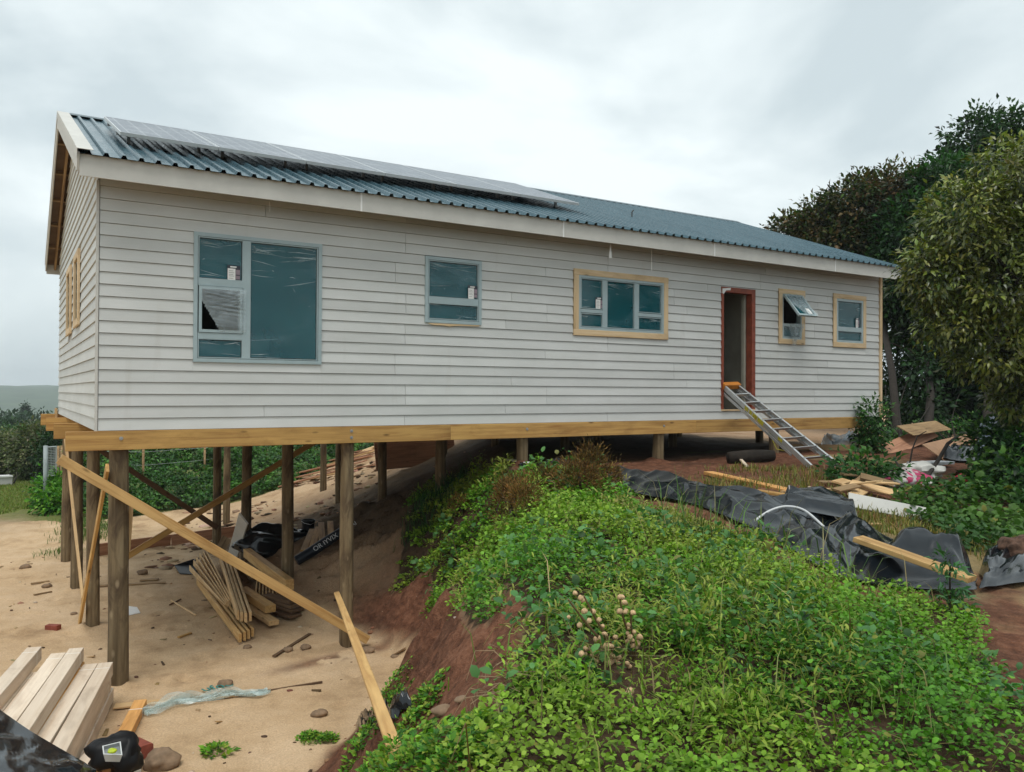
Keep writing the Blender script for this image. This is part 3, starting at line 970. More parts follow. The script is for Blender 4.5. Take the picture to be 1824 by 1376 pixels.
# fascia with joint strips, front and back
FJ = [-0.235, 3.04, 6.28, 9.467, 12.705, 14.86]
for a, b in zip(FJ[:-1], FJ[1:]):
    MB().box((a + .003, -0.41, 2.835), (b - .003, -0.388, rz(-.4) - .018)).build("fascia_board", M['trim'], house)
for x in FJ[1:-1]:
    MB().box((x - .012, -0.415, 2.832), (x + .012, -0.4105, rz(-.4) - .02)).build("joint_strip", M['joint'], house)
yb = 2 * RIDGE_Y + .4
MB().box((-0.235, yb - .012, 2.835), (14.86, yb + .01, rz(-.4) - .018)).build("fascia_board", M['trim'], house)
# loose tails of tape under the eave
MB().prism([(7.285, -.25, 2.63), (7.345, -.25, 2.63), (7.325, -.25, 2.86), (7.312, -.25, 2.86)], (0, .004, 0)).build("loose_tape", M['joint'], house)
MB().tube([(8.23, -.2, 2.86), (8.235, -.19, 2.7), (8.225, -.2, 2.51)], .006, 6).build("loose_cable", M['joint'], house)
MB().tube([(1.9, -.2, 2.86), (1.91, -.19, 2.79), (1.905, -.2, 2.73)], .004, 5).build("loose_cable", M['joint'], house)

# ------------------------------------------------------------------ windows
def ring(mb, x0, x1, z0, z1, w, y0, y1, mi=0):
    mb.box((x0, y0, z0), (x1, y1, z0 + w), mi); mb.box((x0, y0, z1 - w), (x1, y1, z1), mi)
    mb.box((x0, y0, z0 + w), (x0 + w, y1, z1 - w), mi); mb.box((x1 - w, y0, z0 + w), (x1, y1, z1 - w), mi)

def creases(win, x0, x1, z0, z1, n, seed, y=-0.030):
    """thin raised creases of the plastic, fanning from the corners and edges"""
    rnd = random.Random(seed)
    mb = MB()
    for k in range(n):
        kind = rnd.random()
        H, W2 = z1 - z0, x1 - x0
        if kind < .62:                      # streaks pulled across from a side, mostly near the head
            ax = rnd.choice((x0, x0, x1)); sgn = 1 if ax == x0 else -1
            az = z1 - H * (.02 + .30 * rnd.random() ** 1.3) if rnd.random() < .75 else z0 + H * .3 * rnd.random()
            L = W2 * (.18 + .42 * rnd.random()); an = rnd.uniform(-.28, .12)
            a = Vector((ax, y, az)); b = a + Vector((sgn * L * math.cos(an), 0, L * math.sin(an)))
        elif kind < .8:                     # short fans in the corners
            ax, az = rnd.choice((x0, x1)), rnd.choice((z0, z1))
            sx_, sz_ = (1 if ax == x0 else -1), (1 if az == z0 else -1)
            an = rnd.uniform(.3, 1.3); L = min(H, W2) * rnd.uniform(.08, .2)
            a = Vector((ax + sx_ * .03 * rnd.random(), y, az + sz_ * .03 * rnd.random())); b = a + Vector((sx_ * L * math.cos(an), 0, sz_ * L * math.sin(an)))
        else:
            a = Vector((x0 + W2 * rnd.random(), y, z0 + H * (rnd.random() ** 1.4)))
            L = .02 + .07 * rnd.random(); an = rnd.random() * 3.14
            b = a + Vector((L * math.cos(an), 0, L * math.sin(an)))
        if not (z0 < b.z < z1 and x0 < b.x < x1): continue
        a.x = min(max(a.x, x0 + .004), x1 - .004); a.z = min(max(a.z, z0 + .004), z1 - .004)
        mid = (a + b) / 2 + Vector((0, 0, (rnd.random() - .5) * .02))
        wd = .0015 + .004 * rnd.random()
        pts = [a, mid, b]; rad = [wd * .3, wd, wd * .15]
        V = []
        for q, r in zip(pts, rad):
            V += [q + Vector((0, 0, r)), q + Vector((0, -r * .7, 0)), q + Vector((0, 0, -r))]
        mb.add(V, [(0, 1, 4, 3), (1, 2, 5, 4), (3, 4, 7, 6), (4, 5, 8, 7)])
    if mb.v:
        o_ = mb.build("film_creases", M['crease'], win); o_["kind"] = "stuff"

def film(win, x0, x1, z0, z1, seed, folds, amp=.006, mat=None, torn=None, y=-0.026):
    """thin protective plastic with fold ridges"""
    rnd = random.Random(seed)
    fs = [(rnd.random(), rnd.random() * .5 + .5, 10 + 14 * rnd.random(), (rnd.random() - .5) * .5, rnd.random() * 6) for _ in range(folds)]
    def fn(u, v):
        x = x0 + (x1 - x0) * u; z = z0 + (z1 - z0) * v
        d = 0
        for (c, a, fr, sl, ph) in fs:
            q = v - c - sl * (u - .5)
            d += a * math.exp(-(q * 7) ** 2) * math.sin(q * fr * 5 + ph) * (0.4 + .6 * math.sin(u * 3 + ph))
        e = min(u, 1 - u, v, 1 - v) * 8
        return (x, y - amp * (d + 1) * min(1, e), z)
    mb = MB(); mb.grid(fn, 30, 40)
    if torn:
        (tx0, tz0), (tx1, tz1), (tx2, tz2) = torn
        def inside(q):
            s = [(bx - ax) * (q[2] - az) - (bz - az) * (q[0] - ax) for (ax, az), (bx, bz) in zip(torn, torn[1:] + torn[:1])]
            return all(v > 0 for v in s) or all(v < 0 for v in s)
        mb.f = [f for f in mb.f if not inside([sum(mb.v[i][c] for i in f) / 4 for c in range(3)])]
        mb.m = mb.m[:len(mb.f)]
    mb.build("protective_film", mat or M['film'], win, True)

def sticker(win, x0, z0, w=.16, h=.185, y=-0.034):
    mb = MB()
    x1, z1 = x0 + w, z0 + h
    mb.box((x0, y, z0 + .03), (x1, y + .002, z1), 0)                       # dark backing
    mb.box((x0 + .005, y - .002, z0 - .01), (x0 + w * .62, y - .0005, z1 - .04), 1)   # white sheet
    mb.box((x0 + w * .65, y - .002, z0 + .012), (x1 - .006, y - .0005, z1 - .052), 2)  # mauve strip
    mb.box((x0 + w * .22, y - .002, z1 - .028), (x0 + w * .70, y - .0005, z1 - .012), 1)  # heading
    for k, zz in enumerate((.115, .092, .07, .05, .022)):
        mb.box((x0 + .018, y - .004, z0 + zz - .003), (x0 + w * (.52 if k % 2 else .45), y - .0025, z0 + zz + .003), 3)
    mb.box((x0 + w * .65, y - .004, z0 + .06), (x1 - .006, y - .0025, z0 + .07), 0)
    mb.build("sticker", [M['ink'], M['paper'], M['mauve'], M['greyink']], win)

def window(x0, x1, z0, z1, bars, cells, casing=None, open_cells=(), folds=None, label=None, fw=.046):
    """bars: extra members (x0,x1,z0,z1); cells: glazed rectangles"""
    mb = MB()
    ring(mb, x0, x1, z0, z1, fw, -0.042, 0.06)
    for (a, b, c, d) in bars:
        mb.box((a, -0.040, c), (b, 0.058, d))
    for i, (a, b, c, d) in enumerate(cells):
        if i not in open_cells:
            ring(mb, a, b, c, d, .012, -0.0385, 0.056)
    win = mb.build("window", M['frame'], house)
    if label: win["label"] = label
    for i, (a, b, c, d) in enumerate(cells):
        if i in open_cells: continue
        MB().box((a + .02, -0.012, c + .02), (b - .02, -0.004, d - .02)).build("window_pane", M['glass'], win)
        film(win, a + .018, b - .018, c + .018, d - .018, int(a * 100 + c * 37), 5)
        creases(win, a + .02, b - .02, c + .02, d - .02, 4 + int(5 * (b - a) * (d - c) ** .5), int(a * 50 + d * 91))
    if casing:
        cx0, cx1, cz0, cz1 = casing
        w = .098
        for (a, b) in (((cx0, cz0 + w / 2), (cx1, cz0 + w / 2)), ((cx0, cz1 - w / 2), (cx1, cz1 - w / 2))):
            board("casing_board", (a[0], -0.036, a[1]), (b[0], -0.036, b[1]), 0.024, w, M['casing'], win)
        for x in (cx0 + w / 2, cx1 - w / 2):
            board("casing_board", (x, -0.0355, cz0 + w), (x, -0.0355, cz1 - w), 0.024, w, M['casing'], win, up=(1, 0, 0))
    return win

# 1: big picture window with a torn film over the middle light
w1 = window(1.035, 2.64, 0.823, 2.415, [(1.625, 1.705, .875, 2.363), (1.087, 1.625, 1.765, 1.845), (1.087, 1.625, 1.115, 1.185)],
            [(1.705, 2.588, .875, 2.363), (1.087, 1.625, 1.845, 2.363), (1.087, 1.625, 1.185, 1.765), (1.087, 1.625, .875, 1.115)], open_cells=(2,),
            label="large window of one wide pane beside three small lights, film torn at the middle one")
mb = MB(); ring(mb, 1.095, 1.617, 1.19, 1.76, .035, -0.052, 0.05); mb.build("sash", M['frame'], w1)
film(w1, 1.125, 1.66, 1.20, 1.735, 5, 9, .02, M['film2'], [(1.10, 1.62), (1.10, 1.10), (1.40, 1.10)], y=-0.058)
sticker(w1, 1.43, 1.855)
creases(w1, 1.725, 2.568, 1.9, 2.345, 24, 3); creases(w1, 1.107, 1.605, 2.05, 2.345, 9, 4)
MB().box((2.42, .35, .152), (2.50, .42, 2.3)).build("stud", M['casing'], w1)
# 2: two-light window with raw packing under the sill
w2 = window(4.15, 5.068, 1.46, 2.405, [(4.202, 5.016, 1.745, 1.825)], [(4.202, 5.016, 1.825, 2.353), (4.202, 5.016, 1.512, 1.745)],
            label="blue-filmed two-light window with ragged packing under its sill, no casing")
sticker(w2, 4.84, 1.85)
creases(w2, 4.222, 4.996, 1.9, 2.33, 14, 8)
film(w2, 4.24, 4.98, 2.0, 2.33, 77, 7, .012, M['film'], y=-.03)
mb = MB()
pp = [(4.2, 1.452), (5.04, 1.458), (5.03, 1.44), (4.72, 1.436), (4.60, 1.425), (4.55, 1.418), (4.42, 1.428), (4.30, 1.424), (4.24, 1.436)]
mb.prism([(a, -0.04, b) for a, b in pp], (0, .03, 0))
mb.build("sill_packing", M['casing'], w2)
# 3: five-light window in new timber casing
w3 = window(6.84, 8.655, 1.475, 2.355, [(7.335, 7.415, 1.527, 2.303), (8.005, 8.085, 1.527, 2.303), (6.892, 7.335, 1.755, 1.81), (8.085, 8.603, 1.755, 1.81)],
            [(6.892, 7.335, 1.82, 2.303), (7.415, 8.005, 1.527, 2.303), (8.085, 8.603, 1.82, 2.303), (6.892, 7.335, 1.527, 1.745), (8.085, 8.603, 1.527, 1.745)], casing=(6.75, 8.745, 1.383, 2.447),
            label="wide five-light window in raw timber casing")
sticker(w3, 7.185, 1.835)
creases(w3, 7.435, 7.985, 2.0, 2.28, 12, 12)
# 4: narrow window with its top-hung sash open
w4 = window(11.625, 12.21, 1.50, 2.385, [(11.677, 12.158, 1.765, 1.81)], [(11.677, 12.158, 1.81, 2.333), (11.677, 12.158, 1.552, 1.765)], casing=(11.545, 12.29, 1.42, 2.468), open_cells=(0,), fw=.045,
            label="narrow window in raw timber casing with its top-hung sash swung open")
mb = MB(); ring(mb, 11.66, 12.175, -0.56, 0.0, .04, -.02, .02)
s4 = mb.build("open_sash", M['frame'], None); 
s4.location = (0, -0.045, 2.36); s4.rotation_euler = (math.radians(-40), 0, 0); par(s4, w4)
mb = MB(); mb.box((11.70, -.004, -.52), (12.135, .002, -.04), 0); mb.box((11.98, -.012, -.5), (12.09, -.006, -.36), 1)
g4 = mb.build("sash_glazing", [M['glass'], M['paper']], None); g4.location = s4.location; g4.rotation_euler = s4.rotation_euler; par(g4, w4)
mb = MB()
def loosefilm(u, v):
    a = math.radians(-40)
    x = 11.72 + .47 * u + .03 * math.sin(9 * v); r = -.56 * (1 - v) ; 
    if u + v < .45: x = 11.72 + .47 * (.45 - v)
    y = -.02 - .015 * math.sin(14 * u + 6 * v)
    return (x, -0.045 + y * math.cos(a) - r * math.sin(a) * 1.0, 2.36 + y * math.sin(a) + r * math.cos(a))
mb.grid(loosefilm, 14, 14); mb.build("loose_film", M['film2'], w4, True)
mb = MB()
mb.grid(lambda u, v: (11.80 + (.10 + .38 * v) * u + .1 * (1 - v), -0.05 - .02 * math.sin(11 * u + 5 * v) - .015 * (1 - v), 1.40 + .42 * v), 12, 12)
mb.build("loose_film", M['film2'], w4, True)
# 5: last window before the corner
w5 = window(13.245, 14.105, 1.50, 2.395, [(13.29, 14.06, 1.745, 1.815)], [(13.29, 14.06, 1.815, 2.35), (13.29, 14.06, 1.545, 1.745)], casing=(13.152, 14.198, 1.412, 2.485), fw=.045,
            label="two-light window in raw timber casing nearest the trees")
sticker(w5, 13.86, 1.83, .12, .2)
# gable windows, seen edge-on
for (y0, y1, z0, z1) in GOPEN:
    mb = MB()
    mb.box((-0.02, y0 + .1, z0 + .1), (0.05, y1 - .1, z1 - .1))
    wg = mb.build("window", M['glass'], house); wg["label"] = "gable window in raw timber casing"
    for z in (z0 + .05, z1 - .05):
        board("casing_board", (-0.042, y0, z), (-0.042, y1, z), .036, .1, M['casing'], wg)
    for y in (y0 + .05, y1 - .05):
        board("casing_board", (-0.0415, y, z0 + .1), (-0.0415, y, z1 - .1), .036, .1, M['casing'], wg, up=(0, 1, 0))

# ------------------------------------------------------------------ doorway
door = MB()
door.box((10.035, -0.034, .18), (10.09, .10, 2.395)); door.box((10.815, -0.034, .18), (10.91, .10, 2.395)); door.box((10.09, -0.0335, 2.305), (10.815, .10, 2.395))
df_ = door.build("door_frame", M['redpaint'], house); df_["label"] = "red oxide painted door frame with no door"
board("door_sill", (10.035, 0.02, .165), (10.91, 0.02, .165), .12, .03, M['casing'], df_)
board("door_stop", (10.785, .14, .20), (10.785, .14, 2.30), .05, .07, M['inner'], df_, up=(0, 1, 0))
MB().prism([(10.05, -.04, 2.36), (10.26, -.04, 2.385), (10.25, -.04, 2.34), (10.14, -.04, 2.33), (10.08, -.04, 2.26), (10.045, -.04, 2.28)], (0, .004, 0)).build("torn_paper", M['paper'], df_)

# ------------------------------------------------------------------ solar panels on the roof (six in a row)
PX0, PX1, PY0, PY1, PZ0, PZ1 = 0.27, 7.33, 0.60, 2.66, 3.675, 4.455
pd = Vector((0, PY1 - PY0, PZ1 - PZ0)); pl_ = pd.length; pdn = pd.normalized(); pn = Vector((1, 0, 0)).cross(pdn)
pw = (PX1 - PX0) / 6
POS = ["at the gable end of the row", "second from the gable end", "third from the gable end", "third from the far end", "second from the far end", "at the far end of the row"]
for k in range(6):
    a = PX0 + k * pw + .006; b = PX0 + (k + 1) * pw - .006
    o = thing("solar_panel", (a, PY0, PZ0), "grey framed solar panel laid on the roof, " + POS[k], "solar panel", "solar panels in a row on the roof")
    def pt(x, s, h): return Vector((x, PY0, PZ0)) + pdn * s + pn * h
    def slab(mb, x0, x1, s0, s1, h0, h1):
        V = [pt(x0, s0, h0), pt(x1, s0, h0), pt(x1, s1, h0), pt(x0, s1, h0), pt(x0, s0, h1), pt(x1, s0, h1), pt(x1, s1, h1), pt(x0, s1, h1)]
        mb.add(V, [(0, 3, 2, 1), (4, 5, 6, 7), (0, 1, 5, 4), (1, 2, 6, 5), (2, 3, 7, 6), (3, 0, 4, 7)])
    mb = MB(); f = .014
    slab(mb, a, b, 0, f, -.042, .002); slab(mb, a, b, pl_ - f, pl_, -.042, .002); slab(mb, a, a + f, f, pl_ - f, -.042, .002); slab(mb, b - f, b, f, pl_ - f, -.042, .002)
    mb.build("panel_frame", M['panelframe'], o)
    mb = MB(); slab(mb, a + f, b - f, f, pl_ - f, -.036, -.001); mb.build("panel_glass", M['pv'], o)
    for s in (.5, 1.7):
        mb = MB()
        slab(mb, a + .001, b - .001, s - .02, s + .02, -.085, -.044)
        for x in (a + .15, b - .15):
            q = pt(x, s, -.085); mb.box((q.x - .02, q.y - .02, rz(q.y) - .004), (q.x + .02, q.y + .02, q.z + .01))
        mb.build("mounting_rail", M['alu'], o)
mb = MB(); q = 1.4
mb.tube([(9.1, 1.35, rz(1.35)), (9.1, 1.35, rz(1.35) + .12), (9.14, 1.35, rz(1.35) + .16)], .012, 6)
tag(mb.build("roof_bracket", M['groove']), "small dark bracket standing alone on the bare roof past the solar panels", "bracket")

# ------------------------------------------------------------------ loose things on the site
def up_to(p, dz):
    return (p[0], p[1], p[2] + dz)

def rad_noise(seed, n=9):
    rnd = random.Random(seed)
    ws = []
    for k in range(n):
        v = Vector((rnd.gauss(0, 1), rnd.gauss(0, 1), rnd.gauss(0, 1))).normalized()
        ws.append((v * (1.5 + 1.6 * k * .6), rnd.random() * 6.28, 1 / (1 + .55 * k)))
    tot = sum(w[2] for w in ws)
    return lambda q: sum(a * math.sin(v.dot(q) * 1.3 + ph) for v, ph, a in ws) / tot

def blob(name, c, r, seed, mat, amp=.25, n=(22, 14), parent=None, smooth=True, flat=.6, ang=None):
    fn = rad_noise(seed); mb = MB()
    def f(u, v):
        a = 2 * math.pi * u; b = math.pi * (v - .5)
        q = Vector((math.cos(a) * math.cos(b), math.sin(a) * math.cos(b), math.sin(b)))
        k = 1 + amp * fn(q * 1.6)
        z = q.z * k
        if z < -flat: z = -flat
        return (c[0] + q.x * k * r[0], c[1] + q.y * k * r[1], c[2] + z * r[2])
    mb.grid(f, *n)
    return mb.build(name, mat, parent, smooth, c, ang)

def sheet(name, lo, hi, amp, seed, mat, nu=90, nv=34, lift=.02, fr=(5, 3), rim=0.0, label=None, cat=None, jag=.05, bulge=()):
    """crumpled plastic lying on the ground between two edge lines (given as ground points)"""
    def along(P, u):
        s = u * (len(P) - 1); i = min(int(s), len(P) - 2); f = s - i
        return Vector(P[i]) * (1 - f) + Vector(P[i + 1]) * f
    gu, gv = np.meshgrid(np.linspace(0, 1, nu + 1), np.linspace(0, 1, nv + 1))
    A = np.array([along(lo, u) for u in np.linspace(0, 1, nu + 1)]); B = np.array([along(hi, u) for u in np.linspace(0, 1, nu + 1)])
    L = np.linalg.norm(np.diff((A + B) / 2, axis=0), axis=1).sum()
    Wm = np.linalg.norm(A - B, axis=1).mean()
    su, sv = gu * L, gv * Wm
    wv = gv + jag * (vnoise(su * 2.3, gv * 0, seed + 9) - .5) * 2 * (gv > .5)
    Px = A[None, :, 0] * (1 - wv) + B[None, :, 0] * wv; Py = A[None, :, 1] * (1 - wv) + B[None, :, 1] * wv
    rs = random.Random(seed)
    h = np.zeros_like(su)
    for k in range(int(7 + 3.2 * L * max(Wm, .5))):
        cu_, cv_ = rs.random() * L, rs.random() * Wm
        an = rs.gauss(0, .3) if rs.random() < .8 else rs.uniform(-1.3, 1.3)
        ca, sa = math.cos(an), math.sin(an)
        lu = (su - cu_) * ca + (sv - cv_) * sa; lv = -(su - cu_) * sa + (sv - cv_) * ca
        lv = lv + .10 * np.sin(lu * rs.uniform(.8, 2.2) + rs.random() * 6)
        le = rs.uniform(.6, 2.3) * fr[0] / 4; wd_ = rs.uniform(.08, .34); hh = rs.uniform(.25, 1.0) * (wd_ / .3) ** .6
        sk = rs.uniform(.5, 1.8)
        pr_ = np.clip(1 - np.where(lv > 0, lv * sk, -lv / sk) / wd_, 0, 1)
        h = np.maximum(h, hh * pr_ * np.clip(1.35 * (1 - (np.abs(lu) / le) ** 2), 0, 1)) + .12 * hh * pr_ * np.clip(1 - (np.abs(lu) / le) ** 2, 0, 1)
    wa = vnoise(su * 1.1, sv * 1.3, seed + 60) * 2.2; wb = vnoise(su * 1.3 + 7, sv * 1.1, seed + 61) * 2.2
    cr1 = (1 - np.abs(2 * vnoise(su * 1.5 + wa, sv * 2.6 + wb, seed + 1) - 1)) ** 2
    cr2 = (1 - np.abs(2 * vnoise(su * 3.4 + wb * 1.6, sv * 4.6 + wa * 1.6, seed + 3) - 1)) ** 2
    h = .62 * h + .34 * cr1 + .17 * cr2
    e = np.minimum(np.minimum(gv, 1 - gv) * 5, np.minimum(gu, 1 - gu) * 14)
    h = h * amp * np.clip(e, 0.06, 1) + rim * np.exp(-((gv - .86) / .1) ** 2) * (0.5 + vnoise(su * 1.1, gv, seed + 5))
    for (bu0, bw, bv, bvw, bh) in bulge:
        h = h + bh * np.exp(-np.abs((gu - bu0) / bw) ** 2.6 - np.abs((gv - bv) / bvw) ** 2.6)
    Px = Px + .12 * amp * (vnoise(su * 3, sv * 3, seed + 6) - .5); Py = Py + .35 * amp * (vnoise(su * 2.5, sv * 2.5, seed + 7) - .5)
    Pz = ground_z(Px.ravel(), Py.ravel(), False).reshape(Px.shape) + lift + h
    V = np.stack([Px.ravel(), Py.ravel(), Pz.ravel()], 1)
    w_ = nu + 1
    j, i = np.meshgrid(np.arange(nv), np.arange(nu), indexing='ij'); a = (j * w_ + i).ravel()
    o = mesh_np(name, V, np.stack([a, a + 1, a + w_ + 1, a + w_], 1), mat, None, None, True)
    o.data.set_sharp_from_angle(angle=math.radians(58))
    if label: tag(o, label, cat)
    return o

# --- stack of sawn beams, bottom left
E0 = Vector((0.157, -0.406, -3.041)); dN = Vector((-0.281, -2.161, -3.004)) - E0; dN.z = 0; dN.normalize()
side = Vector((-dN.y, dN.x, 0));
if side.dot(Vector((-1, 0, 0))) < 0: side = -side
LAY = ["bottom", "second", "third", "top"]
COLW = ["nearest the stilts", "second from the stilts", "third from the stilts", "fourth from the stilts", "fifth from the stilts", "farthest from the stilts"]
SB = 0.152
heights = [3, 3, 4, 4, 3, 4]
for c in range(6):
    for r in range(heights[c]):
        off = side * (SB * (c + .55) + (.012 if r % 2 else 0)) + dN * (random.uniform(-.30, .16) + (.10 if r == heights[c] - 1 and c < 2 else 0))
        z = gz(E0.x, E0.y) + .02 + SB * 1.01 * (r + .5)
        p0 = E0 + off; p0.z = z
        sk = side * random.uniform(-.02, .05) * (1 if r > 1 else .2)
        p1 = p0 + dN * 3.6 + sk; p1.z = z + random.uniform(-.004, .004)
        mt = M['orangepine'] if (c, r) in ((2, 2), ) else M['whitepine']
        o = board("timber_beam", p0, p1, SB * .97, SB * .97, mt, ch=.004, mats=[mt, M['band']], marks=((.055, .004, 1),) if r >= 1 else ())
        top = "topmost" if r == heights[c] - 1 else LAY[r] + " layer"
        tag(o, ("orange" if mt is M['orangepine'] else "washed pale") + " sawn beam in the bottom-left stack, " + top + ", column " + COLW[c], "timber beam", "sawn beams stacked by the front stilt")
# lone beams on the sand beside it
o = board("timber_beam", up_to((0.384, -0.761, -3.019), .05), up_to((0.011, -2.011, -3.006), .05), .13, .09, M['orangepine'], mats=[M['orangepine'], M['band']], marks=((.22, .006, 1),))
tag(o, "orange sawn beam lying on the sand beside the pale stack", "timber beam")
o = board("timber_beam", up_to((-0.002, -2.141, -3.006), .17), up_to((-0.314, -2.890, -3.004), .17), .16, .10, M['orangepine'])
tag(o, "orange beam with its sawn end under the black bag", "timber beam")
o = board("timber_beam", up_to((-0.107, -2.007, -3.012), .15), up_to((-0.433, -2.811, -3.007), .15), .15, .10, M['whitepine'])
tag(o, "pale beam beside the orange beam under the black bag", "timber beam")
o = board("timber_offcut", up_to((0.150, -2.267, -2.992), .05), up_to((0.094, -2.687, -3.002), .05), .10, .12, M['whitepine'])
tag(o, "pale upright offcut between the black bag and the red brick", "timber offcut")

# --- black plastic over the near end of the stack
ta = [(-1.093, -1.710, -2.300), (-0.901, -2.335, -2.300), (-0.683, -2.914, -2.320), (-0.502, -3.275, -2.360), (-0.360, -3.475, -2.420), (-0.252, -3.356, -2.580)]
tb = [(-1.417, -3.764, -2.260), (-1.181, -4.139, -2.270), (-0.902, -4.523, -2.280), (-0.694, -4.712, -2.320), (-0.563, -4.535, -2.440), (-0.416, -4.283, -2.600)]
mb = MB()
_rn = rad_noise(5, 12)
def tarpfn(u, v):
    s = u * 5; i = min(int(s), 4); f = s - i
    a = Vector(ta[i]) * (1 - f) + Vector(ta[i + 1]) * f; b = Vector(tb[i]) * (1 - f) + Vector(tb[i + 1]) * f
    q = a * (1 - v) + b * v
    k = 1 - abs(_rn(Vector((q.x * 1.3, q.y * 1.3, 0))))
    k2 = 1 - abs(_rn(Vector((q.x * 4.2 + 3, q.y * 4.2, 1))))
    q.z += .03 + (.13 * k ** 3 + .03 * k2 ** 2 - .05) * min(1, v * 6 + .1)
    return q
mb.grid(tarpfn, 60, 40)
o = mb.build("plastic_sheet", M['tarp'], None, True, None, 30)
tag(o, "black plastic sheet thrown over the near end of the pale beam stack", "plastic sheet")

# --- bag, tub, brick, stones next to it
bag = thing("tool_bag", up_to((0.011, -1.963, -3.014), .12), "slumped black cloth bag lying on the beam ends", "bag")
blob("bag_body", (-0.076, -2.711, -2.660), (.21, .16, .15), 3, M['black'], .45, parent=bag)
blob("bag_flap", (-0.001, -2.801, -2.720), (.13, .15, .16), 8, M['black'], .5, parent=bag)
tub = thing("plastic_tub", (-0.126, -3.081, -2.500), "small clear plastic tub with a yellow-green sachet, lying on the black bag", "tub")
tp = [(-0.197, -3.035, -2.460), (-0.057, -3.018, -2.460), (-0.064, -3.204, -2.500), (-0.196, -3.113, -2.500)]
tp = [Vector(q) for q in tp]; tcn = sum(tp, Vector()) / 4
mb = MB(); inn = [q.lerp(tcn, .14) for q in tp]; bot = [q.lerp(tcn, .25) - Vector((0, 0, .07)) for q in tp]
for i in range(4):
    j = (i + 1) % 4
    mb.add([tp[i], tp[j], inn[j], inn[i]], [(0, 1, 2, 3)], 0); mb.add([tp[i], tp[j], bot[j], bot[i]], [(3, 2, 1, 0)], 0)
    mb.add([inn[i], inn[j], inn[j] - Vector((0, 0, .03)), inn[i] - Vector((0, 0, .03))], [(0, 1, 2, 3)], 1)
mb.add([q - Vector((0, 0, .03)) for q in inn], [(0, 1, 2, 3)], 1); mb.add(bot, [(3, 2, 1, 0)], 0)
mb.build("tub_body", [plain("frosted_plastic", (.58, .60, .58), .3, var=.05), plain("frosted_inside", (.27, .29, .29), .35, var=.1)], tub)
blob("sachet", (-0.142, -3.232, -2.440), (.035, .04, .018), 4, plain("yellow_green_sachet", (.50, .62, .03), .5, var=.2, scale=30), .4, (12, 8), parent=tub)
bk = (0.206, -2.160, -2.994)
o = board("brick", up_to((0.178, -1.911, -3.018), .07), up_to((0.260, -2.198, -2.992), .07), .12, .12, M['brick'], up=(0, 0, 1), ch=.01)
tag(o, "red clay brick between the black bag and the brown stone", "brick")
o = blob("stone", up_to((0.347, -2.468, -2.980), .04), (.15, .13, .11), 21, M['rock'], .35); tag(o, "round brown stone beside the red brick", "stone")
o = board("brick", up_to((-0.369, 3.101, -3.009), .035), up_to((-0.225, 2.983, -3.009), .035), .10, .08, M['brick']); tag(o, "small red brick lying alone on open sand, left of the stilts", "brick")
for (p, r, s, lb) in (((1.350, -0.480, -3.030), .09, 1, "flat brown stone just above the twisted plastic"), ((1.955, -2.078, -2.972), .085, 2, "brown stone on the sand, left of the leaning plank"), ((1.321, 6.332, -3.013), .12, 3, "brown stone behind the front stilt"),
                   ((-0.570, 7.748, -2.963), .11, 4, "brown stone on the sand at the left edge"), ((-0.260, 6.158, -3.030), .08, 5, "small stone beside the short stick at left"), ((1.904, 0.770, -3.015), .06, 6, "small grey stone by the lumber pile's near end"), ((0.020, 3.942, -3.039), .05, 7, "pebble-sized stone left of the second stilt"),
                   ((0.865, -7.107, -1.041), .05, 8, "pale brown slab of stone stuck in the red bank"), ((0.890, -7.248, -0.942), .03, 9, "narrow pale stone standing in the red bank"), ((2.328, 0.340, -3.005), .07, 11, "flat stone in the dark soil strip, left of the stilt"), ((2.571, 0.311, -3.006), .075, 12, "flat stone in the dark soil strip, next to the stilt"), ((3.212, -0.298, -2.990), .09, 14, "brown block of stone right of the stilt foot"), ((3.462, -0.649, -3.008), .07, 15, "stone at the sand's edge below the bank")):
    o = blob("stone", up_to(p, r * .25), (min(r, .10), min(r, .10) * .8, min(r, .10) * .55), s, M['rock'], .4, (14, 9)); tag(o, lb, "stone")
o = MB().prism([(0.705, 3.287, -3.007), (0.916, 3.444, -3.029), (0.918, 3.852, -3.034), (0.791, 3.971, -3.026)], (0, 0, .012)).build("paper_sheet", M['paper']); tag(o, "pale sheet of paper beside the foot of the front stilt", "paper")
for (a, b, wd, lb, mt) in (((-0.503, 6.492, -3.029), (-0.212, 6.525, -3.020), .05, "short weathered stick on the sand at left", 'oldpine'), ((0.516, 5.620, -3.014), (1.584, 5.395, -3.036), .09, "long flat batten behind the front stilts", 'oldpine'), ((1.207, 5.745, -3.020), (1.497, 5.645, -3.014), .12, "short grey offcut lying behind the long batten", 'oldpine'),
                       ((0.144, -0.593, -3.027), (1.469, -1.011, -2.998), .13, "half-buried plank under the twisted plastic", 'palepine'), ((1.461, -1.042, -2.999), (2.328, -1.080, -3.006), .025, "thin dark stick pointing away from the twisted plastic", 'darkwood'), ((1.454, 3.977, -3.032), (1.602, 2.725, -3.000), .025, "thin pale lath near the lumber pile", 'palepine'), ((1.383, 3.696, -3.034), (1.604, 3.985, -3.035), .02, "thin dark twig near the lumber pile", 'darkwood'),
                       ((2.094, 0.144, -3.001), (2.831, 0.954, -3.028), .05, "dark stick half buried left of the stilt foot", 'darkwood'), ((3.471, -0.629, -2.986), (3.543, -0.769, -2.886), .08, "brown chip at the sand's edge", 'oldpine'), ((-0.480, 5.579, -3.038), (-0.207, 5.754, -3.051), .03, "thin twig on the sand at left", 'oldpine'), ((1.198, 1.760, -3.033), (1.381, 1.863, -3.024), .05, "small square offcut on the sand", 'pine')):
    o = board("stick", up_to(a, .02), up_to(b, .02), wd, .022, M[mt]); tag(o, lb, "stick")

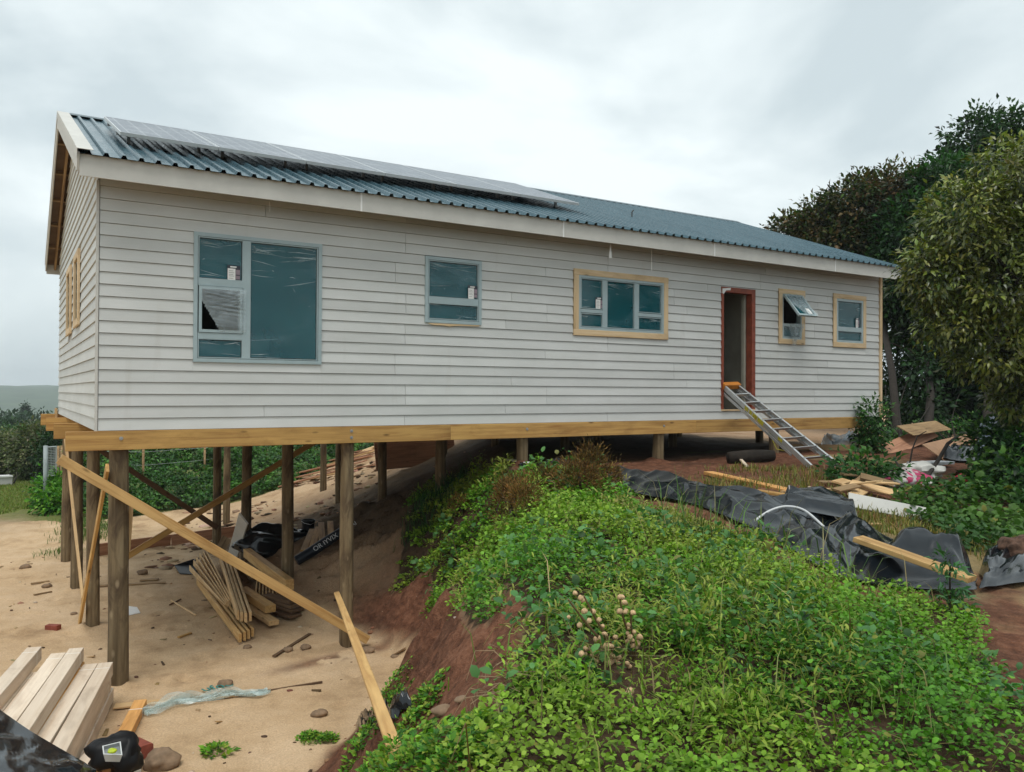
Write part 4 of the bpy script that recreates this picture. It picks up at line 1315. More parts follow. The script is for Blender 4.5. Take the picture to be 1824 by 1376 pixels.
# --- twisted clear plastic with green print
tw = thing("plastic_wrapper", (1.048, -0.972, -3.006), "twisted clear plastic wrapper with green print lying on the sand", "plastic wrapper")
path = [(0.389, -1.067, -3.014), (0.550, -0.990, -3.012), (0.719, -0.898, -3.015), (0.905, -0.942, -3.012), (1.103, -0.996, -3.008), (1.288, -0.989, -3.002), (1.448, -1.095, -2.999), (1.570, -1.159, -2.995), (1.678, -1.130, -2.987)]
teal = film_mat("teal_clear_plastic", (.52, .64, .62), .6, .22)
rnd = random.Random(4)
for s in range(4):
    mb = MB()
    def strip(u, v, s=s):
        q = u * (len(path) - 1); i = min(int(q), len(path) - 2); f = q - i
        p = Vector(path[i]) * (1 - f) + Vector(path[i + 1]) * f
        d = (Vector(path[i + 1]) - Vector(path[i])); d.z = 0; d.normalize(); n_ = Vector((-d.y, d.x, 0))
        wd = (.055 + .04 * math.sin(7 * u + s)) * (.35 + .65 * math.sin(math.pi * min(1, u * 1.15 + .04))) ; tws = 4.5 * u * (1 if s % 2 else -1) + s * 1.7
        o_ = (v - .5) * wd * 2
        p += n_ * (o_ * math.cos(tws) + .05 * math.sin(5 * u + s * 2)) + Vector((0, 0, .04 + abs(o_ * math.sin(tws)) + .02 * math.sin(23 * u + 9 * v)))
        return p
    mb.grid(strip, 46, 6)
    mb.build("twisted_strand", teal, tw, True)
def text_mesh(txt, size, M4, mat, parent, ext=.002):
    cu = bpy.data.curves.new("print", 'FONT'); cu.body = txt; cu.size = size; cu.extrude = ext
    t = bpy.data.objects.new("print_tmp", cu); C.objects.link(t)
    bpy.context.view_layer.update()
    me = bpy.data.meshes.new_from_object(t)
    bpy.data.objects.remove(t); me.materials.clear(); me.materials.append(mat)
    me.transform(M4)
    o = bpy.data.objects.new("printed_lettering", me); C.objects.link(o); par(o, parent); return o
def frame_at(p, xdir, ydir):
    x = Vector(xdir).normalized(); y = (Vector(ydir) - x * x.dot(Vector(ydir))).normalized(); z = x.cross(y)
    m_ = Matrix((x, y, z)).transposed().to_4x4(); m_.translation = Vector(p); return m_
a, b, c = Vector((1.064, -0.676, -3.021)), Vector((1.308, -0.613, -3.034)), Vector((1.099, -0.462, -3.023))
text_mesh("ufd\u00e9", .22, frame_at(a + Vector((0, 0, .03)), b - a, c - a), plain("green_print", (.03, .22, .20), .6), tw)

# --- leaning plank and main things round the front stilt
o = board("leaning_plank", up_to((0.636, -7.106, -1.201), .02), (2.80, -.24, -2.17), .068, .036, M['pine2'], up=(-.4, -1, .6), bow=.02)
tag(o, "yellow pine plank propped from the weeds against the diagonal brace", "plank")
o = sheet("plastic_sheet", [(2.186, -2.558, -2.977), (1.041, -5.831, -1.616), (1.010, -6.200, -1.440), (1.082, -6.287, -1.342)], [(2.273, -2.426, -2.978), (2.040, -3.312, -2.567), (1.109, -5.888, -1.501), (1.112, -6.143, -1.356)], .10, 31, M['tarp'], 30, 14, .03, (6, 5))
tag(o, "small scrap of black plastic under the leaning plank", "plastic scrap")

# --- lumber pile beneath the house
LG = "boards heaped beneath the house"
ORD = ["first", "second", "third", "fourth", "fifth", "sixth", "seventh", "eighth", "ninth", "tenth", "eleventh"]
SEEN = {}
def lum(p0, p1, w_, t_, mt, label, up=(0, 0, 1), name="board"):
    k = SEEN.get(label, 0); SEEN[label] = k + 1
    if "thin pale" in label or "on edge" in label: label = label.replace(" of the lumber pile", " of the pile").replace(" at the left", " at left") + ", " + ORD[k] + " from left"
    elif "dark weathered" in label: label = "dark weathered board at the pile's bottom right, " + ORD[k] + " from the ground"
    return tag(board(name, p0, p1, w_, t_, M[mt], up=up), label, "board", LG)
fan = [((338,1012),(401,1080)), ((345,1003),(403,1078)), ((350,996),(405,1076)), ((356,990),(407,1074)), ((362,987),(409,1072)), ((368,986),(412,1070))]
for (a, b) in (((2.018, 5.515, -2.820), (2.025, 2.642, -2.900)), ((2.148, 5.849, -2.800), (2.038, 2.623, -2.880)), ((2.246, 6.102, -2.780), (2.050, 2.604, -2.860)), ((2.346, 6.304, -2.760), (2.063, 2.585, -2.840)), ((2.416, 6.340, -2.740), (2.083, 2.562, -2.820)), ((2.463, 6.259, -2.720), (2.103, 2.538, -2.800))):
    lum(a, b, .10, .016, 'palepine', "thin pale board in the fan at the left of the lumber pile", (1, .3, 0))
for (a, b) in (((2.573, 5.577, -2.700), (1.931, 1.407, -2.720)), ((2.639, 5.599, -2.700), (1.958, 1.290, -2.720)), ((2.694, 5.567, -2.700), (1.991, 1.203, -2.720)), ((2.737, 5.481, -2.700), (2.060, 1.229, -2.720))):
    lum(a, b, .13, .036, 'palepine', "thick pale board on edge in the middle bundle of the lumber pile", (1, .3, 0))
for (a, b) in (((2.025, 4.809, -2.930), (1.866, 0.992, -2.930)), ((2.111, 4.860, -2.930), (1.938, 1.040, -2.930)), ((2.198, 4.911, -2.930), (2.004, 1.092, -2.930)), ((2.286, 4.962, -2.930), (2.078, 1.172, -2.930))):
    lum(a, b, .12, .038, 'pine2', "pale board on edge in the lowest bundle of the lumber pile", (1, .3, 0))
lum((2.942, 5.041, -2.550), (2.822, 1.922, -2.500), .13, .16, 'pine2', "squared beam lying across the top of the lumber pile", name="timber_beam")
lum((2.399, 3.102, -2.780), (2.501, 1.806, -2.800), .16, .11, 'pine2', "short squared beam at the near right of the lumber pile", name="timber_beam")
lum((2.334, 2.537, -2.900), (2.457, 1.459, -2.920), .15, .07, 'palepine', "wide board with a rounded end at the foot of the lumber pile")
for (a, b) in (((4.023, 8.048, -2.750), (2.570, 2.923, -2.800)), ((4.095, 8.176, -2.750), (2.597, 2.821, -2.800)), ((4.167, 8.306, -2.750), (2.634, 2.756, -2.800)), ((4.200, 8.287, -2.750), (2.671, 2.692, -2.800)), ((4.193, 8.119, -2.750), (2.707, 2.629, -2.800)), ((4.166, 7.881, -2.750), (2.744, 2.566, -2.800)), ((4.140, 7.649, -2.750), (2.790, 2.538, -2.800)), ((4.106, 7.348, -2.750), (2.836, 2.511, -2.800))):
    lum(a, b, .13, .022, 'palepine', "thin pale board on edge in the right-hand bundle of the lumber pile", (1, .2, 0))
for (a, b) in (((2.530, 2.799, -2.940), (2.853, 1.727, -2.940)), ((2.587, 2.779, -2.880), (2.910, 1.802, -2.880)), ((2.634, 2.687, -2.830), (2.916, 1.881, -2.830)), ((2.664, 2.602, -2.780), (2.923, 1.962, -2.780))):
    lum(a, b, .22, .045, 'darkwood', "dark weathered board at the bottom right of the lumber pile")
lum((2.895, 7.294, -2.986), (3.170, 7.725, -2.700), .2, .02, 'oldpine', "brown bent board behind the lumber pile", (0, -1, .3))
lum((2.916, 5.578, -2.800), (2.738, 3.623, -2.720), .2, .02, 'oldpine', "brown wide board lying under the crossing beam")
o = board("grey_plank", up_to((3.052, 6.679, -2.918), 0), (2.770, 4.600, -1.839), .26, .03, M['trim'], up=(-.5, -.85, .2)); tag(o, "grey painted plank leaning on a stilt behind the lumber pile", "plank")
for (a, b, lb) in (((3.460, 3.263, -2.425), (4.065, 4.678, -2.397), "leftmost"), ((3.605, 3.257, -2.391), (4.199, 4.720, -2.373), "second from left"), ((3.800, 3.305, -2.331), (4.275, 4.784, -2.303), "third from left"), ((3.982, 3.364, -2.290), (4.406, 4.645, -2.272), "rightmost")):
    o = board("board_end", up_to(a, .16), up_to(b, .24), .11, .03, M['pine']); tag(o, lb + " of four short boards sticking out above the printed roll", "board", "short boards above the printed roll")
roll = thing("plastic_roll", (3.698, 3.239, -2.368), "dark blue roll of plastic with white print, below the house", "roll")
ra, rb = Vector(up_to((3.320, 3.217, -2.536), .12)), Vector(up_to((4.147, 3.195, -2.189), .22))
mb = MB(); mb.tube([ra, ra * .66 + rb * .34 + Vector((0, 0, -.01)), ra * .33 + rb * .67, rb], [.085, .09, .088, .082], 18)
mb.build("roll_body", plain("dark_blue_plastic", (.012, .018, .028), .35), roll, True, None, 50)
d_ = (rb - ra).normalized(); nn = (Vector(camo.location) - (ra + rb) / 2); nn = (nn - d_ * nn.dot(d_)).normalized(); upv = nn.cross(d_)
whitep = plain("white_print", (.62, .66, .68), .6)
text_mesh("OR IYVIX", .115, frame_at(ra + d_ * .32 + nn * .092 - upv * .035, d_, upv), whitep, roll)
text_mesh("STAI", .10, frame_at(ra + d_ * .98 + nn * .091 - upv * .03, d_, upv), whitep, roll)
bu = (4.267, 5.552, -2.374)
buc = thing("bucket", bu, "small black bucket standing on the sand under the house", "bucket")
mb = MB()
prof = [(.10, 0), (.105, .02), (.13, .25), (.138, .255), (.138, .27), (.122, .27), (.10, .03), (0.0, .03)]
mb.add([(bu[0] + r * math.cos(2 * math.pi * k / 20), bu[1] + r * math.sin(2 * math.pi * k / 20), bu[2] + h) for r, h in prof for k in range(20)],
       [(i * 20 + k, i * 20 + (k + 1) % 20, (i + 1) * 20 + (k + 1) % 20, (i + 1) * 20 + k) for i in range(len(prof) - 1) for k in range(20)])
mb.build("bucket_shell", M['black'], buc, True, None, 40)
mb = MB(); mb.tube([(bu[0] - .138, bu[1], bu[2] + .25), (bu[0] - .11, bu[1] - .09, bu[2] + .22), (bu[0], bu[1] - .15, bu[2] + .19), (bu[0] + .11, bu[1] - .09, bu[2] + .22), (bu[0] + .138, bu[1], bu[2] + .25)], .005, 6)
mb.build("bucket_handle", M['alu'], buc)
o = blob("plastic_sheet", up_to((3.650, 5.434, -2.610), .08), (.75, .42, .34), 12, M['tarp'], .55, (60, 40), ang=50)
tag(o, "black plastic heaped behind the lumber pile among the stilts", "plastic sheet")
dp = thing("dustpan", (2.070, 6.254, -3.027), "black plastic dustpan-like tray at the left end of the lumber pile", "tray")
mb = MB(); P_ = [Vector(up_to(q, .015)) for q in ((1.946, 6.682, -3.006), (1.919, 5.962, -3.019), (2.181, 5.743, -3.028), (2.298, 6.656, -3.017))]
mb.prism(P_, (0, 0, .012)); mb.prism([P_[2], P_[3], P_[3] + Vector((0, 0, .12)), P_[2] + Vector((0, 0, .12))], (.012, 0, 0)); mb.prism([P_[0], P_[3], P_[3] + Vector((0, 0, .12)), P_[0] + Vector((0, 0, .015))], (0, .012, 0))
mb.build("tray", M['black'], dp)
mb = MB(); mb.tube([P_[3] + Vector((0, 0, .07)), P_[3] + Vector((.18, .12, .13)), P_[3] + Vector((.32, .22, .16))], .016, 8); mb.build("tray_handle", M['black'], dp)
# formwork boards on edge at the back of the sand
for (a, b, lb) in (((0.586, 8.409, -2.969), (2.260, 9.197, -3.022), "nearest the gable"), ((2.282, 9.187, -3.023), (3.707, 9.225, -2.952), "behind the lumber pile")):
    o = board("formwork_board", up_to(a, .12), up_to(b, .12), .25, .05, M['redwood'], up=(.2, 1, 0)); tag(o, "brown formwork board set on edge in the sand, " + lb, "formwork board", "formwork boards on edge")
# planks stacked on the slope behind the house
PB = [((6.649, 15.364, -2.543), (7.819, 11.968, -1.813)), ((6.956, 16.165, -2.530), (8.324, 12.814, -1.737)), ((7.153, 16.329, -2.445), (8.625, 13.117, -1.670)), ((7.802, 17.837, -2.500), (8.987, 13.926, -1.637)), ((8.020, 17.579, -2.370), (9.217, 14.401, -1.607)), ((8.347, 17.658, -2.273), (9.389, 14.633, -1.555)), ((8.552, 17.362, -2.179), (9.972, 16.063, -1.592)), ((6.319, 14.705, -2.563), (7.249, 12.264, -2.039)), ((7.431, 13.268, -2.107), (8.035, 11.307, -1.672)), ((8.712, 15.296, -1.909), (10.097, 16.165, -1.564)), ((9.635, 21.886, -2.453), (9.503, 16.333, -1.749))]
for k, (a, b) in enumerate(PB):
    o = board("plank", up_to(a, .05 + .05 * (k % 3)), up_to(b, .06 + .05 * (k % 4)), .22, .04, M['redwood' if k % 3 else 'palepine'], up=(random.uniform(-.2, .2), -.2, 1))
    tag(o, ("reddish" if k % 3 else "pale") + " plank in the heap on the slope behind the stilts, " + ("lowest edge" if k in (0, 7) else "upper edge" if k == 6 else "far corner" if k == 9 else ORD[k] + " up"), "plank", "planks heaped on the slope behind the house")
o = board("plywood_sheet", (6.969, 8.700, -1.135), (9.222, 8.700, -1.038), .75, .02, M['redwood'], up=(0, -1, .15)); tag(o, "brown plywood sheet hanging in the shade under the house, behind the planks", "plywood sheet")

# --- ladder leaning in the doorway
lad = thing("stepladder", (10.0, -1.1, -.7), "folded aluminium stepladder with yellow labels leaning into the doorway", "ladder")
LF, RF = Vector((9.80, -2.13, gz(9.8, -2.13) + .02)), Vector((10.27, -2.28, gz(10.27, -2.28) + .02))
LT, RT = Vector((10.09, -.02, .585)), Vector((10.43, -.05, .60))
upn = (RF - LF).cross(LT - LF).normalized()
if upn.z < 0: upn = -upn
for a, b in ((LF, LT), (RF, RT)):
    mb = MB(); sgn = 1 if a is LF else -1
    sx = (RF - LF).normalized() * sgn
    mb.bar(a, b, .008, .088, upn)                                   # web
    mb.bar(a + upn * .042 + sx * .014, b + upn * .042 + sx * .014, .034, .006, upn)
    mb.bar(a - upn * .042 + sx * .014, b - upn * .042 + sx * .014, .034, .006, upn)
    r_ = mb.build("side_rail", M['alu'], lad)
for k in range(8):
    f = .085 + k * .112
    a = LF.lerp(LT, f); b = RF.lerp(RT, f)
    hor = Vector((0, 0, 1)); d_ = (LT - LF).normalized()
    st = (upn * .80 - d_ * .35).normalized()
    o = MB().bar(a + upn * .02, b + upn * .02, .085, .012, (d_ * .85 + upn * .5).normalized()).build("step", M['alu'], lad)
    mb = MB()
    for q, s_ in ((a, 1), (b, -1)):
        sx = (b - a).normalized() * s_
        mb.bar(q + upn * .03 + sx * .05, q + upn * .02 - d_ * .075 + sx * .006, .014, .004, upn)
    mb.build("step_brace", M['alu'], o)
mb = MB(); mb.bar(LT - Vector((.02, 0, -.01)) + upn * .01, RT + Vector((.02, 0, .01)) + upn * .01, .11, .10, upn, ch=.01)
mb.build("top_cap", plain("orange_plastic", (.55, .20, .03), .5), lad)
yl = plain("yellow_label", (.62, .56, .04), .5, var=.3, scale=40)
d_ = (LT - LF)
outn = -(RF - LF).normalized()
for f0, f1, hh in ((.50, .565, .07), (.575, .625, .07), (.635, .665, .07), (.29, .335, .05), (.68, .72, .07)):
    MB().bar(LF + d_ * f0 + outn * .0065, LF + d_ * f1 + outn * .0065, .003, hh, upn).build("yellow_label", yl, lad)
back = -upn
for a, b in ((LF, LT), (RF, RT)):
    q0 = a.lerp(b, .18) + back * .075; q1 = b + back * .11
    MB().bar(q0, q1, .022, .045, upn).build("rear_leg", M['alu'], lad)
mb = MB(); mb.tube([LF.lerp(LT, .42) + back * .06, LF.lerp(LT, .32) + back * .20, LF.lerp(LT, .24) + back * .10], .007, 6); mb.build("spreader_cord", yl, lad)

# --- black sheets on the plateau
o = sheet("plastic_sheet", [(5.687, -0.126, -0.653), (5.878, -0.742, -0.694), (5.977, -1.614, -0.700), (5.301, -3.036, -0.721), (5.231, -3.610, -0.736), (5.274, -4.011, -0.722), (5.032, -4.891, -0.764), (4.882, -5.631, -0.830), (4.580, -6.226, -0.888), (4.404, -6.666, -0.932), (4.580, -6.822, -0.963), (4.917, -6.962, -1.000), (5.440, -7.082, -1.065)],
          [(5.741, -0.039, -0.620), (6.249, -0.428, -0.687), (6.375, -1.095, -0.695), (6.103, -2.061, -0.696), (5.986, -3.158, -0.702), (5.859, -4.099, -0.727), (5.955, -4.788, -0.775), (6.300, -5.140, -0.813), (6.078, -5.530, -0.868), (6.089, -5.851, -0.927), (6.170, -6.241, -0.983), (6.025, -6.653, -1.031), (5.680, -6.982, -1.055)], .19, 3, M['tarp'], 260, 60, .03, (4, 3.2), .03, bulge=((.86, .055, .62, .30, .26), (.945, .04, .55, .34, .22), (.74, .05, .6, .3, .12)))
tag(o, "long crumpled black plastic sheet lying along the edge of the green mound", "plastic sheet")
o = sheet("plastic_sheet", [(5.622, -5.083, -0.796), (5.686, -5.351, -0.829), (5.855, -5.600, -0.876), (5.976, -5.706, -0.907)], [(6.114, -4.728, -0.777), (6.452, -4.745, -0.751), (6.845, -4.802, -0.784), (6.498, -5.247, -0.842)], .16, 17, M['tarp'], 50, 40, .16, (3, 2.2))
tag(o, "raised stiff fold of black plastic standing behind the long sheet", "plastic sheet")
o = sheet("plastic_sheet", [(5.460, -7.071, -1.061), (5.681, -7.132, -1.076), (6.168, -7.099, -1.108), (6.684, -7.071, -1.129)], [(6.708, -6.499, -1.044), (7.093, -6.449, -1.066), (7.673, -6.363, -1.086), (8.185, -6.382, -1.133)], .25, 23, M['tarp'], 44, 30, .03, (4, 3))
tag(o, "second black plastic sheet at the right edge under the soil clod", "plastic sheet")
o = blob("soil_clod", up_to((6.842, -6.699, -1.082), .16), (.20, .17, .13), 6, M['clod'], .45, (34, 22)); tag(o, "crumbly brown clod of soil on the black sheet at the right edge", "soil clod")
o = board("plank", up_to((4.882, -6.458, -0.941), .26), up_to((5.015, -7.291, -1.056), .20), .16, .04, M['pine2'], up=(.1, -.5, 1)); tag(o, "yellow pine plank lying on the near edge of the long black sheet", "plank")
mb = MB(); pp = [Vector(up_to(q, h)) for q, h in (((4.969, -5.331, -0.787), .09), ((5.257, -5.258, -0.806), .17), ((5.392, -5.342, -0.816), .22), ((5.517, -5.446, -0.843), .21), ((5.429, -5.725, -0.870), .13))]
fine = []
for i in range(len(pp) - 1):
    p0_, p3_ = pp[max(i - 1, 0)], pp[min(i + 2, len(pp) - 1)]
    for k in range(6):
        t = k / 6
        fine.append(.5 * ((2 * pp[i]) + (pp[i + 1] - p0_) * t + (2 * p0_ - 5 * pp[i] + 4 * pp[i + 1] - p3_) * t * t + (3 * pp[i] - p0_ - 3 * pp[i + 1] + p3_) * t ** 3))
fine.append(pp[-1]); mb.tube(fine, .012, 8)
o = mb.build("bent_pipe", plain("white_plastic", (.58, .59, .59), .4), None, True, None, 60); tag(o, "white bent pipe arching over the long black sheet", "pipe")
o = board("white_board", up_to((6.352, 1.288, -0.700), .03), up_to((5.851, -0.105, -0.628), .03), .12, .02, M['paper']); tag(o, "white board end at the tip of the long black sheet", "board")

# --- boards and rubbish behind the sheet
for (a, b, wd, t_, mt, lb) in (((7.653, -2.082, -0.711), (6.982, -4.278, -0.741), .15, .05, 'orangepine', "long orange plank beside the black sheet"), ((6.661, -3.423, -0.707), (6.841, -4.321, -0.746), .10, .03, 'pine', "narrow plank under the long orange plank"), ((6.941, -3.999, -0.717), (8.120, -3.936, -0.753), .07, .02, 'palepine', "thin pale lath behind the raised black fold"),
                          ((7.674, -3.777, -0.729), (7.812, -4.099, -0.752), .05, .02, 'whitepine', "short white lath near the raised black fold"), ((6.324, -5.410, -0.857), (6.741, -5.400, -0.887), .05, .02, 'palepine', "pale lath behind the long black sheet"), ((12.512, 0.664, -0.685), (14.071, -0.160, -0.708), .12, .12, 'oldpine', "dark beam lying under the far end of the house"),
                          ((10.391, -0.077, -0.690), (9.059, -1.512, -0.707), .05, .03, 'whitepine', "short pale stick leaning on the log"), ((6.910, -4.860, -0.793), (7.342, -4.728, -0.809), .06, .02, 'whitepine', "pale chip beside the white board")):
    o = board("plank", up_to(a, t_ / 2 + .015), up_to(b, t_ / 2 + .015), wd, t_, M[mt]); tag(o, lb, "plank")
o = board("white_board", up_to((7.090, -4.779, -0.797), .09), up_to((7.867, -5.238, -0.939), .06), .17, .02, M['trim'], up=(.1, -1, .35)); tag(o, "white fibre board lying in the grass behind the black sheet", "board")
mb = MB(); A, B = Vector(up_to((9.680, -0.533, -0.737), .10)), Vector(up_to((10.410, -0.891, -0.701), .10)); mb.tube([A, A.lerp(B, .3), A.lerp(B, .6), B], [.10, .12, .115, .09], 14, wob=.12)
o = mb.build("log", M['bark'], None, True); tag(o, "dark log lying in front of the stilts near the ladder", "log")
sil = film_mat("silver_plastic", (.45, .55, .60), .95, .25)
o = sheet("plastic_bundle", [(13.899, 0.832, -0.706), (13.439, 0.234, -0.689), (14.188, 0.384, -0.723), (14.224, 0.077, -0.705)], [(14.357, 1.155, -0.691), (14.565, 1.052, -0.679), (15.101, 1.046, -0.695), (15.161, 0.722, -0.690)], .42, 40, sil, 40, 24, .04, (3, 4)); tag(o, "bundle of shiny silver plastic in the shade under the house", "plastic bundle")
for k, p in enumerate([(8.317, -3.605, -0.740), (8.187, -3.887, -0.748), (8.706, -3.610, -0.761), (8.121, -4.097, -0.764), (8.579, -3.869, -0.758), (8.161, -4.226, -0.780), (8.702, -3.897, -0.777), (8.278, -4.269, -0.797), (8.698, -4.030, -0.792), (7.927, -4.298, -0.786), (7.816, -4.222, -0.773), (8.508, -4.237, -0.801), (7.773, -4.112, -0.755), (9.123, -3.640, -0.767), (9.224, -3.439, -0.761), (9.240, -3.695, -0.783)]):
    a = random.random() * 3; L = random.uniform(.12, .28)
    v = Vector((math.cos(a) * L, math.sin(a) * L, random.uniform(-.05, .05)))
    q = Vector(p) + Vector((0, 0, .05 + .05 * (k % 3)))
    o = board("timber_offcut", q - v, q + v, random.uniform(.08, .16), .022, M['palepine' if k % 2 else 'oldpine'], up=(random.uniform(-.5, .5), random.uniform(-.5, .1), 1))
    tag(o, ("pale" if k % 2 else "brown") + " offcut in the scrap heap left of the pink bag", "timber offcut", "offcuts in the scrap heap by the pink bag")
def _pinkmat():
    m, n, l, p = material("pink_printed_sack")
    f = nodes_noise(n, l, objcoord(n), 4.5, 3, 0.5, None, .8)
    c = ramp(n, l, f, [(0.0, (.46, .43, .41)), (.51, (.46, .43, .41)), (.525, (.42, .04, .12)), (1, (.46, .06, .15))])
    l.new(c, p.inputs["Base Color"]); set_in(p, Roughness=.45)
    return m
o = blob("printed_sack", up_to((9.571, -3.794, -0.791), .06), (.46, .30, .17), 51, _pinkmat(), .5, (40, 26), ang=50); tag(o, "crumpled pink and white printed sack in the rubbish heap", "sack")
o = blob("printed_sack", up_to((10.609, -3.445, -0.752), .06), (.34, .26, .13), 57, M['trim'], .55, (34, 22), ang=50); tag(o, "crumpled white sack behind the pink sack", "sack")
o = blob("red_pot", up_to((10.764, -3.959, -0.842), .08), (.09, .09, .09), 9, plain("red_plastic", (.55, .04, .07), .5), .25, (16, 10)); tag(o, "red plastic scrap in the weeds at right", "plastic scrap")
o = board("polystyrene_slab", up_to((11.763, -2.655, -0.716), .05), up_to((12.921, -2.465, -0.763), .06), .3, .05, plain("grey_foam", (.50, .52, .53), .8)); tag(o, "grey foam slab lying behind the branches", "foam slab")
o = board("grey_sheet", up_to((12.556, -3.248, -0.831), .06), up_to((14.304, -2.765, -0.879), .08), .35, .02, M['trim']); tag(o, "grey sheet lying under the leafy tree at right", "sheet")
o = board("plywood_sheet", up_to((14.209, -0.457, -0.727), .03), up_to((17.128, 0.314, -0.675), .30), .35, .018, M['redwood'], up=(.1, -.8, 1)); tag(o, "brown plywood strip propped at the foot of the dark trees", "plywood sheet")
o = board("plywood_sheet", up_to((15.356, -0.160, -0.668), .36), up_to((17.628, 0.343, -0.665), .42), .4, .018, M['oldpine'], up=(.1, -.55, 1)); tag(o, "brown plywood strip lying on top of the propped strip", "plywood sheet")
o = board("cardboard", up_to((13.679, -1.820, -0.743), .12), up_to((16.445, -1.137, -0.737), .22), .55, .015, plain("cardboard", (.36, .21, .12), .85, var=.1), up=(.15, -.7, 1)); tag(o, "flat brown cardboard leaning below the leafy tree", "cardboard")
gt = plain("blue_grey_plastic", (.10, .13, .17), .4, var=.2, scale=8)
o = sheet("plastic_sheet", [(14.577, -2.120, -0.798), (14.730, -2.325, -0.810), (15.918, -2.023, -0.861), (17.597, -1.737, -0.903)], [(16.937, -0.953, -0.742), (18.090, -0.679, -0.748), (18.557, -0.806, -0.781), (20.316, -0.441, -0.834)], .85, 61, gt, 50, 34, .05, (2.4, 2.2)); tag(o, "blue-grey plastic heaped under the leafy tree at right", "plastic sheet")
o = sheet("plastic_sheet", [(13.717, -1.999, -0.752), (13.690, -2.284, -0.770), (14.583, -2.147, -0.797)], [(14.900, -1.374, -0.735), (15.521, -1.302, -0.740), (15.867, -1.450, -0.765)], .3, 66, M['tarp'], 30, 20, .05, (3, 3)); tag(o, "black plastic scrap in front of the brown cardboard", "plastic sheet")
br = thing("fallen_branch", (11.353, -3.436, -0.790), "bare grey fallen branch arching over the rubbish heap", "branch")
mb = MB(); q = [Vector(up_to(p, h)) for p, h in (((9.754, -3.851, -0.796), .06), ((10.202, -3.796, -0.795), .10), ((11.083, -3.437, -0.793), .28), ((11.566, -3.294, -0.779), .48), ((12.470, -2.994, -0.794), .62), ((13.544, -2.712, -0.829), .66))]
mb.tube(q, [.034, .032, .03, .026, .02, .012], 8, wob=.1); mb.build("main_limb", M['bark'], br, True)
mb = MB(); mb.tube([q[0], Vector(up_to((9.863, -3.614, -0.762), .16)), Vector(up_to((10.031, -3.392, -0.728), .28))], [.024, .02, .012], 7); mb.build("side_limb", M['bark'], br, True)
mb = MB(); mb.tube([Vector(up_to((10.576, -3.271, -0.732), .05)), Vector(up_to((10.861, -3.154, -0.722), .35)), Vector(up_to((11.265, -2.984, -0.739), .55)), Vector(up_to((11.520, -2.976, -0.733), .62))], [.014, .012, .009, .005], 6); mb.build("side_limb", M['bark'], br, True)

# --- fence, gate and car beyond the sand at left
gp = Vector((0.066, 16.948, -3.005))
gate = thing("mesh_gate", gp, "grey metal gate post with a mesh leaf beside the lawn", "gate")
mb = MB(); mb.tube([gp, gp + Vector((0, 0, 1.85))], .055, 10); mb.build("gate_post", plain("grey_paint", (.33, .38, .38), .6), gate, True)
gd = Vector((.80, .62, 0)).normalized(); gw = .30
mb = MB(); a = gp + Vector((0, 0, .95)) + gd * .06; b = gp + Vector((0, 0, 1.8)) + gd * .06
for p0, p1 in ((a, a + gd * gw), (b, b + gd * gw), (a, b), (a + gd * gw, b + gd * gw)):
    mb.tube([p0, p1], .02, 6)
mb.build("gate_frame", M['alu'], gate)
mb = MB()
for k in range(1, 17):
    z = .85 * k / 17; mb.tube([a + Vector((0, 0, z)), a + gd * gw + Vector((0, 0, z))], .005, 4, cap=False)
for k in range(1, 6):
    mb.tube([a + gd * gw * k / 6, b + gd * gw * k / 6], .005, 4, cap=False)
mb.build("mesh_infill", M['alu'], gate)
fence = thing("wire_fence", (0.438, 17.545, -2.987), "thin post and wire fence behind the stilts", "fence")
fp = [Vector((0.441, 17.933, -2.982)), Vector((0.574, 18.821, -3.025)), Vector((2.6, 16.2, gz(2.6, 16.2))), Vector((4.6, 17.4, gz(4.6, 17.4))), Vector((7, 18.8, gz(7, 18.8)))]
for p in fp:
    MB().tube([p - Vector((0, 0, .1)), p + Vector((0, 0, 1.75))], .035, 8).build("fence_post", M['oldpine'], fence, True)
for z in (.4, .8, 1.2, 1.6):
    MB().tube([p + Vector((0, 0, z)) for p in fp], .004, 4).build("wire", M['alu'], fence)

# low pale wall beyond the lawn, just inside the frame
A, B = Vector((-2.107, 24.192, -2.975)), Vector((-0.769, 24.686, -3.018))
o = MB().bar(A + Vector((0, 0, .14)), B + Vector((0, 0, .14)), .3, .34, mi=0).bar(A + Vector((0, 0, .33)), B + Vector((0, 0, .33)), .38, .06, mi=1).build("garden_wall", [M['trim'], M['joint']])
tag(o, "low pale wall beyond the lawn at the left edge", "wall")

